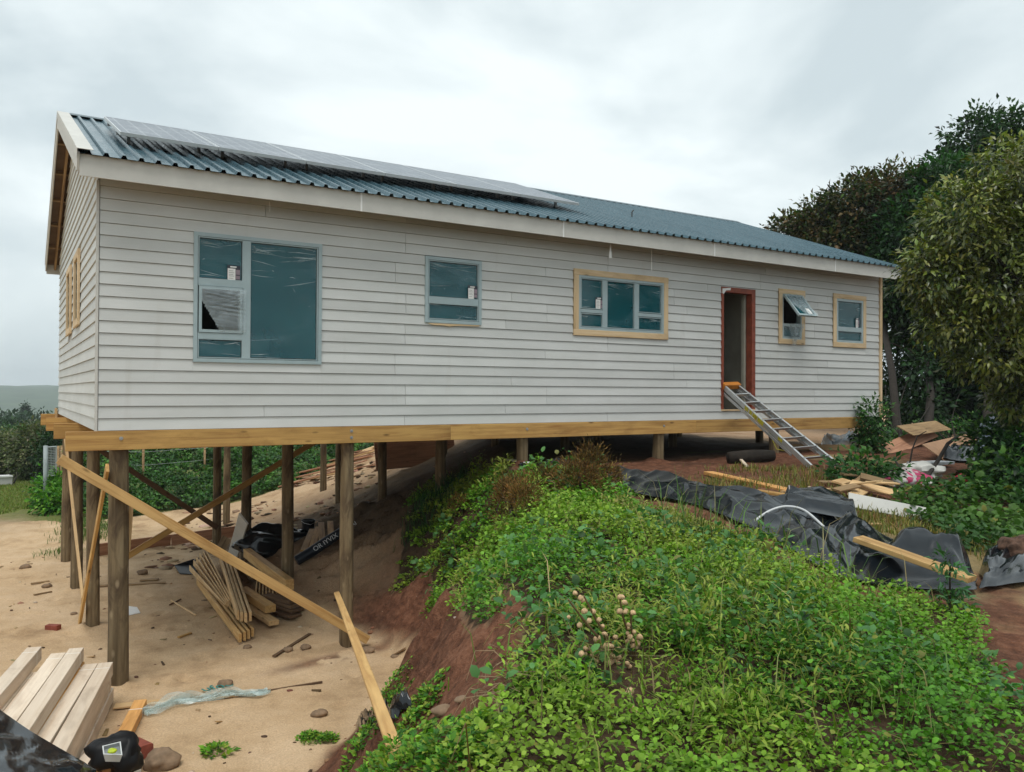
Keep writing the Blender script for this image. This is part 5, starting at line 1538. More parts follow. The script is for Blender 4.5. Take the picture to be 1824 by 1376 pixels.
# ------------------------------------------------------------------ vegetation
CAMP = np.array(camo.location)
def cover(name, poly, dens, leafL, cols, seed, label=None, jitter=.25, hmax=.22, clump=.16, test=None, per=26, mat='leaf', asp=(.70, .25), dz=0.0):
    """low leafy ground cover: leaf clumps over a ground area; ONE stuff object"""
    P2 = np.array([p[:2] for p in poly])
    lo, hi = P2.min(0) - .3, P2.max(0) + .3
    n = int((hi - lo).prod() * dens)
    x = RNG.uniform(lo[0], hi[0], n); y = RNG.uniform(lo[1], hi[1], n)
    jx, jy = jitter * fbm(x * 1.3, y * 1.3, 4, seed), jitter * fbm(x * 1.3, y * 1.3, 4, seed + 3)
    ok = in_poly(x + jx, y + jy, P2)
    if test is not None: ok &= test(x, y)
    d = np.hypot(x - CAMP[0], y - CAMP[1])
    ok &= RNG.random(n) < np.clip(7.5 / np.maximum(d, 1), .28, 1.0)
    x, y, d = x[ok], y[ok], d[ok]
    n = len(x)
    gzv = ground_z(x, y)
    hgt = hmax * (.22 + 1.5 * vnoise(x * 1.5, y * 1.5, 121) ** 1.6 + .35 * vnoise(x * 5, y * 5, 125)) * (0.55 + .8 * RNG.random(n))
    rad = clump * (0.6 + .7 * RNG.random(n))
    k = per
    N_ = n * k
    u = RNG.standard_normal((N_, 3)); u[:, 2] = np.abs(u[:, 2]) + .15; u = unit(u)
    rr_ = RNG.random(N_) ** .35
    c = np.repeat(np.stack([x, y, gzv], 1), k, 0)
    R_ = np.repeat(rad, k); H_ = np.repeat(hgt, k)
    P = c + np.stack([u[:, 0] * R_ * rr_, u[:, 1] * R_ * rr_, u[:, 2] * H_ * rr_ - .01 + dz], 1)
    Dv = u * np.array([1, 1, .25]) + RNG.standard_normal((N_, 3)) * .45
    Nv = np.array([0, 0, 1.0]) + u * .45 + RNG.standard_normal((N_, 3)) * .35
    lod = np.repeat(np.clip((d / 7.0), .8, 2.0) ** .7, k)
    L = leafL * lod * (.6 + .8 * RNG.random(N_))
    V, F = round_arrays(P, Dv, Nv, L, L * (asp[0] + asp[1] * RNG.random(N_)), .22)
    pn_ = vnoise(x * .75, y * .75, seed + 40); pn2 = vnoise(x * 2.7, y * 2.7, seed + 44)
    cols = np.array(cols)
    idx = np.clip((pn_ * .75 + pn2 * .35 - .05) * len(cols), 0, len(cols) - 1.001)
    i0 = idx.astype(int); f = (idx - i0)[:, None]
    cc = cols[i0] * (1 - f) + cols[np.minimum(i0 + 1, len(cols) - 1)] * f
    T = np.repeat(cc, k, 0) * np.clip(1 + .26 * RNG.standard_normal((N_, 1)), .35, 1.8)
    yel = RNG.random(N_) < .035
    T[yel] = T[yel] * .4 + np.array([.26, .20, .05]) * .6
    T = np.clip(T, .004, .8)
    o = mesh_np(name, V, F, M[mat], np.repeat(T, 6, 0))
    o["kind"] = "stuff"
    if label: tag(o, label, "ground cover", kind="stuff")
    return o

GREENS = [(.048, .155, .022), (.08, .22, .022), (.125, .28, .024), (.18, .315, .03), (.24, .32, .045)]
def not_bare(x, y):
    t, df, dc = slope_t(x, y)
    n_ = fbm(x * 1.9, y * 1.9, 3, 66)
    return ~((t < .80) & (n_ > .16) & (y > -5.2))
cover("ground_cover", VEG_EDGE, 100, .029, GREENS, 101, "dense green leafy ground cover over the mound and bank", hmax=.20, clump=.13, test=lambda x, y: not_bare(x, y) & (vnoise(x * 2.4, y * 2.4, 333) > .16), per=38)
YELLOWG = [(.12, .235, .02), (.18, .28, .03), (.24, .30, .045), (.26, .26, .07)]
BLUEG = [(.04, .125, .04), (.06, .165, .05), (.085, .20, .06)]
cover("feathery_weeds", VEG_EDGE, 46, .055, YELLOWG, 211, "feathery yellow-green weeds mixed into the ground cover", hmax=.24, clump=.10, test=lambda x, y: not_bare(x, y) & (vnoise(x * .9, y * .9, 301) > .62), per=30, asp=(.16, .1), dz=.03)
cover("broad_weeds", VEG_EDGE, 22, .060, BLUEG, 223, "broader blue-green weed leaves among the ground cover", hmax=.26, clump=.13, test=lambda x, y: not_bare(x, y) & (vnoise(x * .7, y * .7, 311) > .58), per=16, asp=(.55, .3), dz=.02)
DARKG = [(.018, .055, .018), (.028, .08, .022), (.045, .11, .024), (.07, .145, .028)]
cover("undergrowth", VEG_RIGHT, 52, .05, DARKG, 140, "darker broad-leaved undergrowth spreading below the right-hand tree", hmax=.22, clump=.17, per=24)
tufts = [((0.974, -5.772, -1.746), .12), ((0.625, -7.086, -1.219), .20), ((0.591, -7.370, -1.111), .2), ((0.630, -7.506, -1.044), .2), ((0.616, -7.728, -0.951), .16), ((0.566, -7.756, -0.976), .2), ((0.632, -6.800, -1.364), .14), ((0.752, -7.618, -0.910), .12), ((1.437, -4.749, -2.068), .1), ((2.121, -3.518, -2.415), .22), ((1.601, -4.893, -1.835), .16), ((1.723, -2.641, -2.972), .13), ((1.847, -2.696, -2.968), .10), ((1.685, -2.547, -2.981), .10), ((1.035, -6.376, -1.409), .15), ((1.172, -6.339, -1.260), .1)]
for k, (p, r) in enumerate(tufts):
    pass

def tuft_leaves(pts, leafL, cols, per):
    parts = []
    for p, r in pts:
        n = int(per * r * 10)
        a = RNG.random(n) * 6.28; q = RNG.random(n) ** .8 * r
        x = p[0] + np.cos(a) * q; y = p[1] + np.sin(a) * q
        z = ground_z(x, y) + RNG.random(n) * r * .55 * (1.1 - q / r)
        D = np.stack([np.cos(a), np.sin(a), .35 + .5 * RNG.random(n)], 1) + RNG.standard_normal((n, 3)) * .3
        Nn = np.array([0, 0, 1.0]) + RNG.standard_normal((n, 3)) * .4
        L = leafL * (.6 + .8 * RNG.random(n))
        V, F = leaf_arrays(np.stack([x, y, z], 1), D, Nn, L, L * .6)
        parts.append((V, F, np.repeat(pick(cols, n, .25), 5, 0)))
    return cat_arrays(parts)
V, F, T = tuft_leaves(tufts, .034, GREENS, 200)
o = mesh_np("weeds", V, F, M['leaf'], T); tag(o, "scattered low weeds at the foot of the red bank", "weeds", kind="stuff")
V, F, T = tuft_leaves([((0.851, -2.402, -2.997), .15)], .06, GREENS, 70)
tag(mesh_np("weed", V, F, M['leaf'], T), "single small green weed growing in the sand near the stack", "weed")

def grass(name, pts, n_each, L, Wd, cols, label, spread, mat='leaf', lean=(.2, .9), rise=0.0):
    parts = []
    for p in pts:
        n = n_each
        x = p[0] + RNG.standard_normal(n) * spread; y = p[1] + RNG.standard_normal(n) * spread
        a = RNG.random(n) * 6.28
        D = np.stack([np.cos(a), np.sin(a), np.zeros(n)], 1)
        V, F = blade_arrays(np.stack([x, y, ground_z(x, y) + rise], 1), D, L * (.5 + RNG.random(n)), Wd * (.6 + .7 * RNG.random(n)), RNG.uniform(*lean, n))
        parts.append((V, F, np.repeat(pick(cols, n, .25), 5, 0)))
    V, F, T = cat_arrays(parts)
    o = mesh_np(name, V, F, M[mat], T); tag(o, label, "grass", kind="stuff")
    return o
GRASSG = [(.085, .17, .022), (.13, .20, .03), (.17, .20, .04), (.20, .18, .06)]
grass("grass", [(2.857, -6.972, -0.900), (3.139, -6.940, -0.912), (3.490, -6.912, -0.930), (2.780, -7.221, -0.928), (2.400, -7.242, -0.928), (2.889, -7.331, -0.949), (3.232, -7.252, -0.955), (3.903, -6.854, -0.920), (3.900, -7.035, -0.956), (3.647, -6.535, -0.877), (3.246, -6.650, -0.881), (3.918, -7.233, -0.987), (3.062, -6.627, -0.863), (3.261, -6.091, -0.798), (2.741, -7.609, -0.974), (1.721, -7.674, -0.966), (1.799, -7.951, -0.990), (3.191, -7.902, -1.027), (2.254, -7.873, -1.005), (3.065, -7.649, -0.987), (1.489, -7.376, -0.883), (3.298, -5.401, -0.703), (4.124, -5.303, -0.744), (4.193, -5.755, -0.821), (2.558, -7.958, -1.009), (2.496, -8.243, -1.034), (2.795, -8.435, -1.056)], 36, .17, .007, GRASSG, "yellow-green grass blades rising through the ground cover", .26, lean=(.4, 1.2), rise=.06)
grass("long_grass", [(4.464, -4.720, -0.727), (4.689, -4.671, -0.724), (4.275, -5.215, -0.745), (4.100, -5.028, -0.733), (4.221, -5.407, -0.761), (3.988, -5.344, -0.750), (4.492, -5.473, -0.800), (4.498, -5.720, -0.833), (4.428, -6.294, -0.886), (4.355, -6.605, -0.926), (4.293, -6.839, -0.932), (4.735, -5.817, -0.864)], 9, .42, .010, [(.07, .16, .03), (.12, .18, .05), (.22, .20, .10)], "long arching grass along the edge of the black sheet", .10, lean=(.3, 1.1))
grass("grass_at_house", [(4.953, 1.134, -1.329), (5.645, 2.086, -1.296), (5.219, 2.093, -1.510), (5.774, 1.917, -1.169), (4.704, 1.332, -1.559)], 90, .42, .012, [(.02, .07, .02), (.035, .10, .025)], "dark grass hanging at the top of the bank under the house", .16, lean=(.4, 1.2))
STRAW = [(.14, .17, .03), (.20, .18, .045), (.26, .19, .06), (.10, .13, .03)]
grass("straw_grass", [(6.941, -2.767, -0.717), (6.903, -3.195, -0.716), (7.273, -3.229, -0.705), (7.403, -3.480, -0.701), (8.002, -3.340, -0.719), (8.412, -3.285, -0.732), (9.040, -3.261, -0.737), (8.672, -1.864, -0.696), (9.019, -1.885, -0.693), (9.197, -2.163, -0.695), (9.567, -3.061, -0.734), (6.332, -5.249, -0.829), (6.452, -5.421, -0.860), (6.907, -5.364, -0.888), (7.000, -5.492, -0.906), (7.251, -5.520, -0.952), (7.109, -5.097, -0.863), (7.408, -5.165, -0.895), (6.706, -5.177, -0.839), (7.035, -5.772, -0.954), (6.892, -6.028, -0.984), (7.381, -5.918, -1.019), (7.359, -6.097, -1.044), (8.947, -3.055, -0.704), (7.515, -4.226, -0.761), (7.291, -4.655, -0.795), (7.565, -4.927, -0.857)], 170, .09, .010, STRAW, "short yellowed grass between the black sheet and the house", .33)
grass("lawn_fringe", [(0.544, 11.842, -2.990), (0.658, 10.889, -2.988), (0.863, 12.048, -2.979), (1.186, 12.193, -2.957), (0.216, 9.115, -2.971), (0.727, 13.719, -2.991), (0.798, 12.879, -2.952), (1.087, 13.290, -2.960), (0.861, 11.241, -2.994)], 260, .13, .012, [(.06, .13, .02), (.12, .17, .04)], "ragged grass along the edge of the lawn", .28)

# lawn beyond the sand
P2 = np.array([p[:2] for p in LAWN]); lo, hi = P2.min(0), P2.max(0)
n = 60000
x = RNG.uniform(max(lo[0], -9), hi[0], n); y = RNG.uniform(lo[1], hi[1], n)
ok = in_poly(x, y, P2); x, y = x[ok], y[ok]; n = len(x)
a = RNG.random(n) * 6.28
V, F = blade_arrays(np.stack([x, y, ground_z(x, y)], 1), np.stack([np.cos(a), np.sin(a), np.zeros(n)], 1), .05 + .05 * RNG.random(n), .025, .6 * RNG.random(n))
T = np.repeat(pick([(.13, .20, .035), (.18, .22, .05), (.22, .22, .07)], n, .15), 5, 0)
tag(mesh_np("lawn_grass", V, F, M['leaf'], T), "mown light green lawn beyond the stilts at left", "lawn", kind="stuff")

# loose leaf clumps in ellipsoids -> crowns, shrubs
def crown(ells, nclump, per, sig, leafL, aspect, cols, shell=.72, droop=.2, down=.15, jit=.22, topcols=None):
    parts = []
    vol = np.array([e[1][0] * e[1][1] * e[1][2] for e in ells]) ** (2 / 3); pr = vol / vol.sum()
    for (c, r), f in zip(ells, pr):
        c = np.array(c, float); r = np.array(r, float)
        m = max(3, int(nclump * f))
        u = unit(RNG.standard_normal((m, 3)))
        rad = shell + (1.04 - shell) * RNG.random((m, 1)) ** .6
        rad *= 1 + .16 * (vnoise(u[:, 0] * 2.6 + c[0], u[:, 1] * 2.6 + u[:, 2] * 2.1, 5)[:, None] - .5) * 2
        cc = c + u * r * rad
        k = per; n = m * k
        base = np.repeat(cc, k, 0); uu = np.repeat(u, k, 0)
        off = RNG.standard_normal((n, 3)) * sig
        P = base + off
        D = off / sig * .5 + uu * .6 + RNG.standard_normal((n, 3)) * .4; D[:, 2] -= down
        Nv = np.array([0, 0, .8]) + uu * .6 + RNG.standard_normal((n, 3)) * .45
        L = leafL * (.6 + .7 * RNG.random(n))
        V, F = leaf_arrays(P, D, Nv, L, L * aspect, .16, droop)
        cl = np.repeat(pick(cols, m, .32), k, 0)
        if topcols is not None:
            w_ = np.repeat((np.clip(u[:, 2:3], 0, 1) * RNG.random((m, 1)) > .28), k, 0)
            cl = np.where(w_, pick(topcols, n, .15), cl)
        cl = np.clip(cl * (1 + jit * RNG.standard_normal((n, 1))), .004, .8)
        parts.append((V, F, np.repeat(cl, 5, 0)))
    return cat_arrays(parts)

def limb_tubes(mb, base, tops, r0, n=7, seed=1):
    rnd = random.Random(seed)
    base = Vector(base)
    for t in tops:
        t = Vector(t); pts = []
        bend = Vector((rnd.uniform(-.25, .25), rnd.uniform(-.25, .25), 0)) * (t - base).length * .3
        for i in range(8):
            f = i / 7
            pts.append(base.lerp(t, f) + bend * math.sin(math.pi * f) + Vector((rnd.uniform(-.03, .03), rnd.uniform(-.03, .03), 0)))
        mb.tube(pts, [r0 * (1 - .8 * i / 7) for i in range(8)], n, wob=.1)

def tree(name, label, cat, base, fork, ells, nclump, per, sig, leafL, aspect, cols, r0, group=None, tops=None, **kw):
    o = thing(name, base, label, cat, group)
    mat = kw.pop('mat', 'leaf')
    mb = MB(); base = Vector(base); fork = Vector(fork)
    mid = base.lerp(fork, .5) + Vector((.06, -.05, 0))
    mb.tube([base - Vector((0, 0, .2)), base + Vector((0, 0, .15)), mid, fork], [r0 * 1.3, r0, r0 * .9, r0 * .75], 12, wob=.08)
    mb.build("trunk", M['bark'], o, True)
    for i, e in enumerate(tops or [e[0] for e in ells]):
        mb = MB(); limb_tubes(mb, fork, [e], r0 * .5, 7, i + 3); mb.build("limb", M['bark'], o, True)
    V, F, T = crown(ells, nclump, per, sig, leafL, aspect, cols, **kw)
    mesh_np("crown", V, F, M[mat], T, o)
    return o

# dark trees behind the far end of the house
DG = [(.010, .030, .010), (.016, .048, .016), (.022, .062, .018), (.032, .075, .022)]
RB = [(.045, .042, .014), (.070, .050, .020), (.030, .045, .014), (.085, .060, .022), (.022, .045, .014)]
tree("dark_tree", "reddish-brown topped tree spreading beyond the far roof end", "tree", (16.504, 0.739, -0.681), (21.404, 4.469, 2.871),
     [((20.283, 6.899, 5.543), (.75, .75, .45)), ((20.681, 6.066, 5.555), (.95, .95, .75)), ((21.247, 5.124, 6.080), (1.15, 1.15, .95)), ((22.049, 4.625, 6.497), (1.0, 1.0, .8)), ((20.819, 5.400, 4.805), (1.3, 1.2, .9)), ((21.843, 4.767, 4.811), (1.3, 1.2, 1.0)), ((22.638, 4.266, 6.019), (.9, .9, .9))],
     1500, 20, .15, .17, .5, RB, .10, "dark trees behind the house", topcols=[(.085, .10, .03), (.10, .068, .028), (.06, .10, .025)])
tree("dark_tree", "deep green tree with dark forked trunk close beside the house's far corner", "tree", (17.460, 0.623, -0.676), (21.153, 2.873, 1.465),
     [((21.603, 3.151, 5.042), (1.35, 1.3, 1.2)), ((22.605, 3.107, 6.380), (1.2, 1.2, .8)), ((21.060, 3.494, 4.230), (1.0, 1.0, .8)), ((21.451, 3.259, 3.425), (1.1, 1.1, .6)), ((22.753, 2.450, 4.078), (1.4, 1.3, 1.3)), ((21.254, 3.970, 3.319), (.75, .75, .55)), ((21.838, 4.205, 2.368), (.6, .6, .5)), ((21.654, 2.553, 2.733), (1.0, .9, .8))],
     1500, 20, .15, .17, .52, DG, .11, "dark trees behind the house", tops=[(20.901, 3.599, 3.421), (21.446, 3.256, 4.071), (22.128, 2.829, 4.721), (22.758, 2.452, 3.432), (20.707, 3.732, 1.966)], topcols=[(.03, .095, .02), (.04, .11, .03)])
tree("dark_tree", "tallest dark tree at the right edge, rising above the leafy tree", "tree", (18.063, -0.447, -0.710), (24.638, 3.059, 2.936),
     [((25.463, 3.675, 8.362), (1.1, 1.1, .95)), ((24.709, 4.149, 7.499), (.9, .9, .7)), ((26.452, 3.065, 8.367), (1.3, 1.3, 1.0)), ((25.782, 3.495, 6.611), (1.6, 1.5, 1.3)), ((27.146, 2.647, 7.155), (1.8, 1.6, 1.8)), ((27.748, 2.268, 7.963), (1.3, 1.3, 1.3)), ((27.022, 2.755, 3.757), (2.0, 1.8, 1.6))],
     1700, 20, .16, .18, .52, DG, .14, "dark trees behind the house", topcols=[(.028, .075, .022), (.045, .085, .03)])
# bushes below them, in the shade
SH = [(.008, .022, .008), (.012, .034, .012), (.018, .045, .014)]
def shrub(name, label, cat, base, ells, nclump, per, sig, leafL, aspect, cols, group=None, mat='leaf', stems=5, **kw):
    o = thing(name, base, label, cat, group)
    mb = MB()
    for i in range(stems):
        e = ells[i % len(ells)]; a = random.random() * 6.28
        t = Vector(e[0]) + Vector((math.cos(a) * e[1][0], math.sin(a) * e[1][1], random.uniform(-.2, .6) * e[1][2])) * .6
        limb_tubes(mb, Vector(base) - Vector((0, 0, .05)), [t], .018, 5, i)
    mb.build("stem", M['bark'], o, True)
    V, F, T = crown(ells, nclump, per, sig, leafL, aspect, cols, **kw)
    mesh_np("foliage", V, F, M[mat], T, o)
    return o
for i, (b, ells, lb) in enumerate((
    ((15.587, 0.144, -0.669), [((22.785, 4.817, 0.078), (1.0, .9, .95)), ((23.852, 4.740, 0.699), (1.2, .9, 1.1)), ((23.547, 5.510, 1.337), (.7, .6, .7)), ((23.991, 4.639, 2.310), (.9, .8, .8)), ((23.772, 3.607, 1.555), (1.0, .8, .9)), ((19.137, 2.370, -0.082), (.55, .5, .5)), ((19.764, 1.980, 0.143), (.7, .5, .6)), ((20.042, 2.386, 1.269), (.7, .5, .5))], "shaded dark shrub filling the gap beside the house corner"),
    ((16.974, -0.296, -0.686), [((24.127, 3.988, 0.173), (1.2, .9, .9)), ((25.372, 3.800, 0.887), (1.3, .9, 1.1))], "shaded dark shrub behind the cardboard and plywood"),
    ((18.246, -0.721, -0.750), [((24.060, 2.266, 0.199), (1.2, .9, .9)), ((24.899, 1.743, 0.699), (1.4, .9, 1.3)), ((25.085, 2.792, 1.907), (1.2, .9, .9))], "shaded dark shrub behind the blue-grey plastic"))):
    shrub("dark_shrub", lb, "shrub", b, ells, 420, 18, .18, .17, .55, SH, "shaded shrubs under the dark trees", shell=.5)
for i, (b, ells, lb) in enumerate((
    ((14.064, -0.292, -0.710), [((14.100, -0.279, -0.096), (.28, .25, .36)), ((13.997, -0.211, -0.531), (.25, .22, .22))], "green shrub growing against the house's far corner post"),
    ((14.922, -0.780, -0.708), [((17.862, 1.399, -0.621), (.55, .4, .25)), ((18.271, 1.145, -0.453), (.5, .4, .22))], "low bright shrub at the foot of the dark trunk"),
    ((16.822, -0.631, -0.710), [((18.915, 0.748, -0.518), (.5, .4, .28)), ((19.382, 0.459, -0.447), (.5, .4, .3))], "low bright shrub right of the dark trunk"),
    ((8.935, -3.686, -0.767), [(up_to((9.096, -3.555, -0.758), .14), (.42, .36, .17))], "low rounded weed left of the pink sack"),
    ((13.669, -0.866, -0.725), [((16.166, 0.684, -0.770), (.4, .3, .2))], "low leafy plant beside the propped plywood"))):
    shrub("green_shrub", lb, "shrub", b, ells, 70, 16, .10, .10, .55, [(.022, .07, .02), (.035, .10, .025), (.05, .12, .03)], topcols=[(.06, .15, .03)])

# leafy yellow-green tree at the right edge, nearer the camera
OL = [(.040, .060, .012), (.085, .11, .018), (.13, .155, .026), (.165, .175, .032)]
tree("leafy_tree", "yellow-green glossy-leaved tree overhanging the right edge of the picture", "tree", (14.946, -3.766, -1.057), (12.505, -4.476, 1.007),
     [((10.620, -3.676, 2.212), (.50, .5, .48)), ((10.990, -3.911, 2.967), (.62, .6, .62)), ((11.633, -4.196, 3.552), (.62, .6, .72)), ((11.262, -4.190, 2.283), (.80, .7, .85)), ((10.849, -3.811, 1.518), (.45, .45, .40)), ((11.339, -4.110, 1.152), (.60, .6, .50)), ((12.205, -4.307, 2.767), (.9, .8, 1.2)), ((12.220, -4.300, 1.005), (.7, .7, .7)), ((10.424, -3.556, 2.375), (.26, .3, .30)), ((12.011, -4.165, 0.417), (.45, .45, .4))],
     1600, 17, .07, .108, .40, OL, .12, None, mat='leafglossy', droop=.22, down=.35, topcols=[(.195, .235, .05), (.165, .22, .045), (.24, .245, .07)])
shrub("undergrowth_bush", "dark bush under the leafy tree at the right edge", "shrub", (11.861, -4.080, -0.925), [((12.144, -3.771, -0.280), (.45, .4, .28)), ((12.088, -4.206, -0.338), (.5, .4, .5)), ((11.246, -4.506, -0.688), (.45, .4, .3)), ((11.048, -4.264, -0.859), (.4, .4, .2))], 260, 16, .10, .11, .6, DARKG)

# dry brown shrubs on the mound
BR = [(.11, .058, .018), (.16, .08, .024), (.20, .105, .032), (.10, .075, .02), (.075, .05, .016)]
for (b, ells, lb, nc) in (((3.333, -3.793, -0.835), [(up_to((3.703, -3.199, -0.932), .24), (.25, .25, .26)), (up_to((4.445, -1.839, -1.148), .40), (.16, .16, .19)), (up_to((3.362, -3.919, -0.777), .24), (.16, .16, .16))], "rust-brown bushy shrub in the middle of the green mound", 190),
                      ((4.319, -3.630, -0.685), [(up_to((4.242, -3.535, -0.679), .20), (.24, .24, .22)), (up_to((4.648, -3.367, -0.707), .24), (.27, .25, .26)), (up_to((4.540, -3.366, -0.700), .40), (.17, .17, .18))], "larger olive-brown shrub at the tip of the black sheet", 230),
                      ((4.134, -3.166, -0.666), [(up_to((4.281, -2.949, -0.680), .16), (.15, .15, .15))], "smallest brown shrub between the two larger ones", 60),
                      ((4.853, 0.154, -1.329), [(up_to((4.873, 0.190, -1.310), .10), (.13, .13, .12))], "small reddish tuft at the top of the bank near the house", 40)):
    shrub("dry_shrub", lb, "shrub", b, ells, nc, 34, .045, .048, .17, BR, "dry brown shrubs on the mound", 'leafdry', 9, shell=.35, droop=.05, down=-.5, jit=.3)

# dried flower stalks in the foreground
def stalk(base, tops, heads, label):
    o = thing("dried_flower_stalk", base, label, "dried plant", "dried flower stalks in the foreground")
    mb = MB()
    for t in tops:
        b_ = Vector(base); t = Vector(t)
        mb.tube([b_, b_.lerp(t, .35) + Vector((.01, .01, .02)), b_.lerp(t, .7) + Vector((-.01, 0, .015)), t], [.008, .007, .006, .004], 6)
    mb.build("stalk", plain("dry_stem", (.20, .13, .06), .85), o)
    mt = bpy.data.materials.get("dry_seed_head") or plain("dry_seed_head", (.64, .43, .24), .9, var=.2, scale=90)
    rnd = random.Random(len(heads))
    proto = None
    for (q, r) in heads:
        if proto is None:
            h = blob("seed_head", q, (r, r, r * 1.1), 3, mt, .35, (12, 8), parent=o, flat=1.5)
            proto = h
        else:
            h = proto.copy(); C.objects.link(h); h.location = q; s_ = r / heads[0][1]; h.scale = (s_, s_, s_); h.rotation_euler = (rnd.random(), rnd.random(), rnd.random() * 6)
            par(h, o)
    return o
def heads_along(tops, base, n, r, spread):
    out = []
    for t in tops:
        for k in range(n):
            f = .30 + .72 * random.random()
            q = Vector(base).lerp(Vector(t), f) + Vector((random.gauss(0, spread), random.gauss(0, spread), random.gauss(0, spread * .8)))
            out.append((tuple(q), r * random.uniform(.7, 1.25)))
    return out
b1 = (1.853, -7.274, -1.020); t1 = [(1.374, -7.403, -0.506), (1.467, -7.402, -0.502), (1.433, -7.379, -0.738), (1.580, -7.411, -0.699)]
stalk(b1, t1, heads_along(t1, b1, 13, .0125, .026), "dried flower stalk with pale brown round heads, left of the pair")
b2 = (1.906, -7.264, -0.960); t2 = [(1.645, -7.453, -0.525), (1.725, -7.443, -0.603)]
stalk(b2, t2, heads_along(t2, b2, 10, .012, .016), "dried flower stalk with fewer heads, right of the pair")
b3 = (1.361, -7.919, -1.050); t3 = [(1.560, -7.632, -0.892), (1.314, -7.772, -1.059)]
stalk(b3, t3, heads_along(t3, b3, 5, .016, .02), "broken brown stalk low in the foreground leaves")

# tall weed beside the plank
b = (4.603, -7.366, -1.033)
V, F, T = crown([(up_to(b, .22), (.07, .07, .14)), (up_to(b, .36), (.09, .09, .04)), (up_to(b, .08), (.13, .13, .08))], 22, 11, .025, .075, .28, [(.05, .13, .05), (.07, .16, .06)], shell=.3, droop=.3)
wd = thing("tall_weed", b, "tall pale-leaved weed standing beside the plank end", "weed")
mesh_np("foliage", V, F, M['leaf'], T, wd); mb = MB(); mb.tube([b, up_to(b, .2), up_to(b, .38)], [.008, .007, .004], 6); mb.build("stem", M['bark'], wd)

# long dry and green stems lying through the ground cover
mb_parts = []
n = 150
x = RNG.uniform(0, 5.5, n); y = RNG.uniform(-9.2, -2, n); ok = in_poly(x, y, np.array([p[:2] for p in VEG_EDGE])); x, y = x[ok], y[ok]; n = len(x); a = RNG.random(n) * 6.28
V, F = blade_arrays(np.stack([x, y, ground_z(x, y) + .08], 1), np.stack([np.cos(a), np.sin(a), np.zeros(n)], 1), .22 + .35 * RNG.random(n), .006, .5 + .8 * RNG.random(n))
tag(mesh_np("long_stems", V, F, M['leafdry'], np.repeat(pick([(.30, .24, .10), (.20, .24, .07), (.36, .28, .15), (.18, .11, .05)], n, .2), 5, 0)), "long straw-coloured stems lying through the ground cover", "stems", kind="stuff")

# hanging dry roots and twigs on the bank
mb = MB(); rnd = random.Random(9)
for q in ((1.083, -7.211, -0.833), (1.055, -7.336, -0.843), (0.997, -7.481, -0.863), (0.945, -7.495, -0.873), (1.043, -7.453, -0.856), (1.272, -6.833, -0.931), (0.875, -7.567, -0.883), (0.932, -7.565, -0.884)):
    for k in range(3):
        p = Vector(up_to(q, .08)); e = p + Vector((rnd.uniform(-.16, .1), rnd.uniform(-.08, .12), rnd.uniform(-.26, -.05)))
        mb.tube([p, p.lerp(e, .5) + Vector((rnd.uniform(-.08, .08), rnd.uniform(-.08, .08), .06)), e], [.0022, .002, .001], 4)
tag(mb.build("dry_stems", plain("dry_straw", (.30, .21, .12), .9)), "dry straw-coloured stems trailing down the red bank", "dry stems", kind="stuff")

# pebbles and crumbs of soil on the sand and the bank
n = 900
x = RNG.uniform(-3.5, 6.5, n); y = RNG.uniform(-5.5, 9, n)
t_, df_a, dc_a = slope_t(x, y)
ok = (t_ < .85) & ((RNG.random(n) < .35) | (df_a > -.3)) & (np.hypot(x - CAMP[0], y - CAMP[1]) > 4)
x, y = x[ok], y[ok]; n = len(x); z = ground_z(x, y)
ico = np.array([(0, 0, 1), (.89, 0, .45), (.28, .85, .45), (-.72, .53, .45), (-.72, -.53, .45), (.28, -.85, .45), (.72, .53, -.45), (-.28, .85, -.45), (-.89, 0, -.45), (-.28, -.85, -.45), (.72, -.53, -.45), (0, 0, -1)])
icf = np.array([(0, 1, 2), (0, 2, 3), (0, 3, 4), (0, 4, 5), (0, 5, 1), (1, 6, 2), (2, 7, 3), (3, 8, 4), (4, 9, 5), (5, 10, 1), (6, 7, 2), (7, 8, 3), (8, 9, 4), (9, 10, 5), (10, 6, 1), (11, 7, 6), (11, 8, 7), (11, 9, 8), (11, 10, 9), (11, 6, 10)])
s = .012 + .035 * RNG.random(n) ** 3
V = (np.stack([x, y, z], 1)[:, None] + ico[None] * (s[:, None, None] * (1 + .35 * RNG.standard_normal((n, 12, 1)).clip(-1, 1)) * np.array([1.2, 1, .6]))).reshape(-1, 3)
F = (icf[None] + (np.arange(n) * 12)[:, None, None]).reshape(-1, 3)
T = np.repeat(pick([(.30, .19, .12), (.20, .10, .065), (.14, .08, .05), (.45, .36, .28), (.10, .06, .04)], n, .2), 12, 0)
tag(mesh_np("pebbles", V, F, M['leafdry'], T), "loose pebbles and crumbs on the sand and the red bank", "pebbles", kind="stuff")

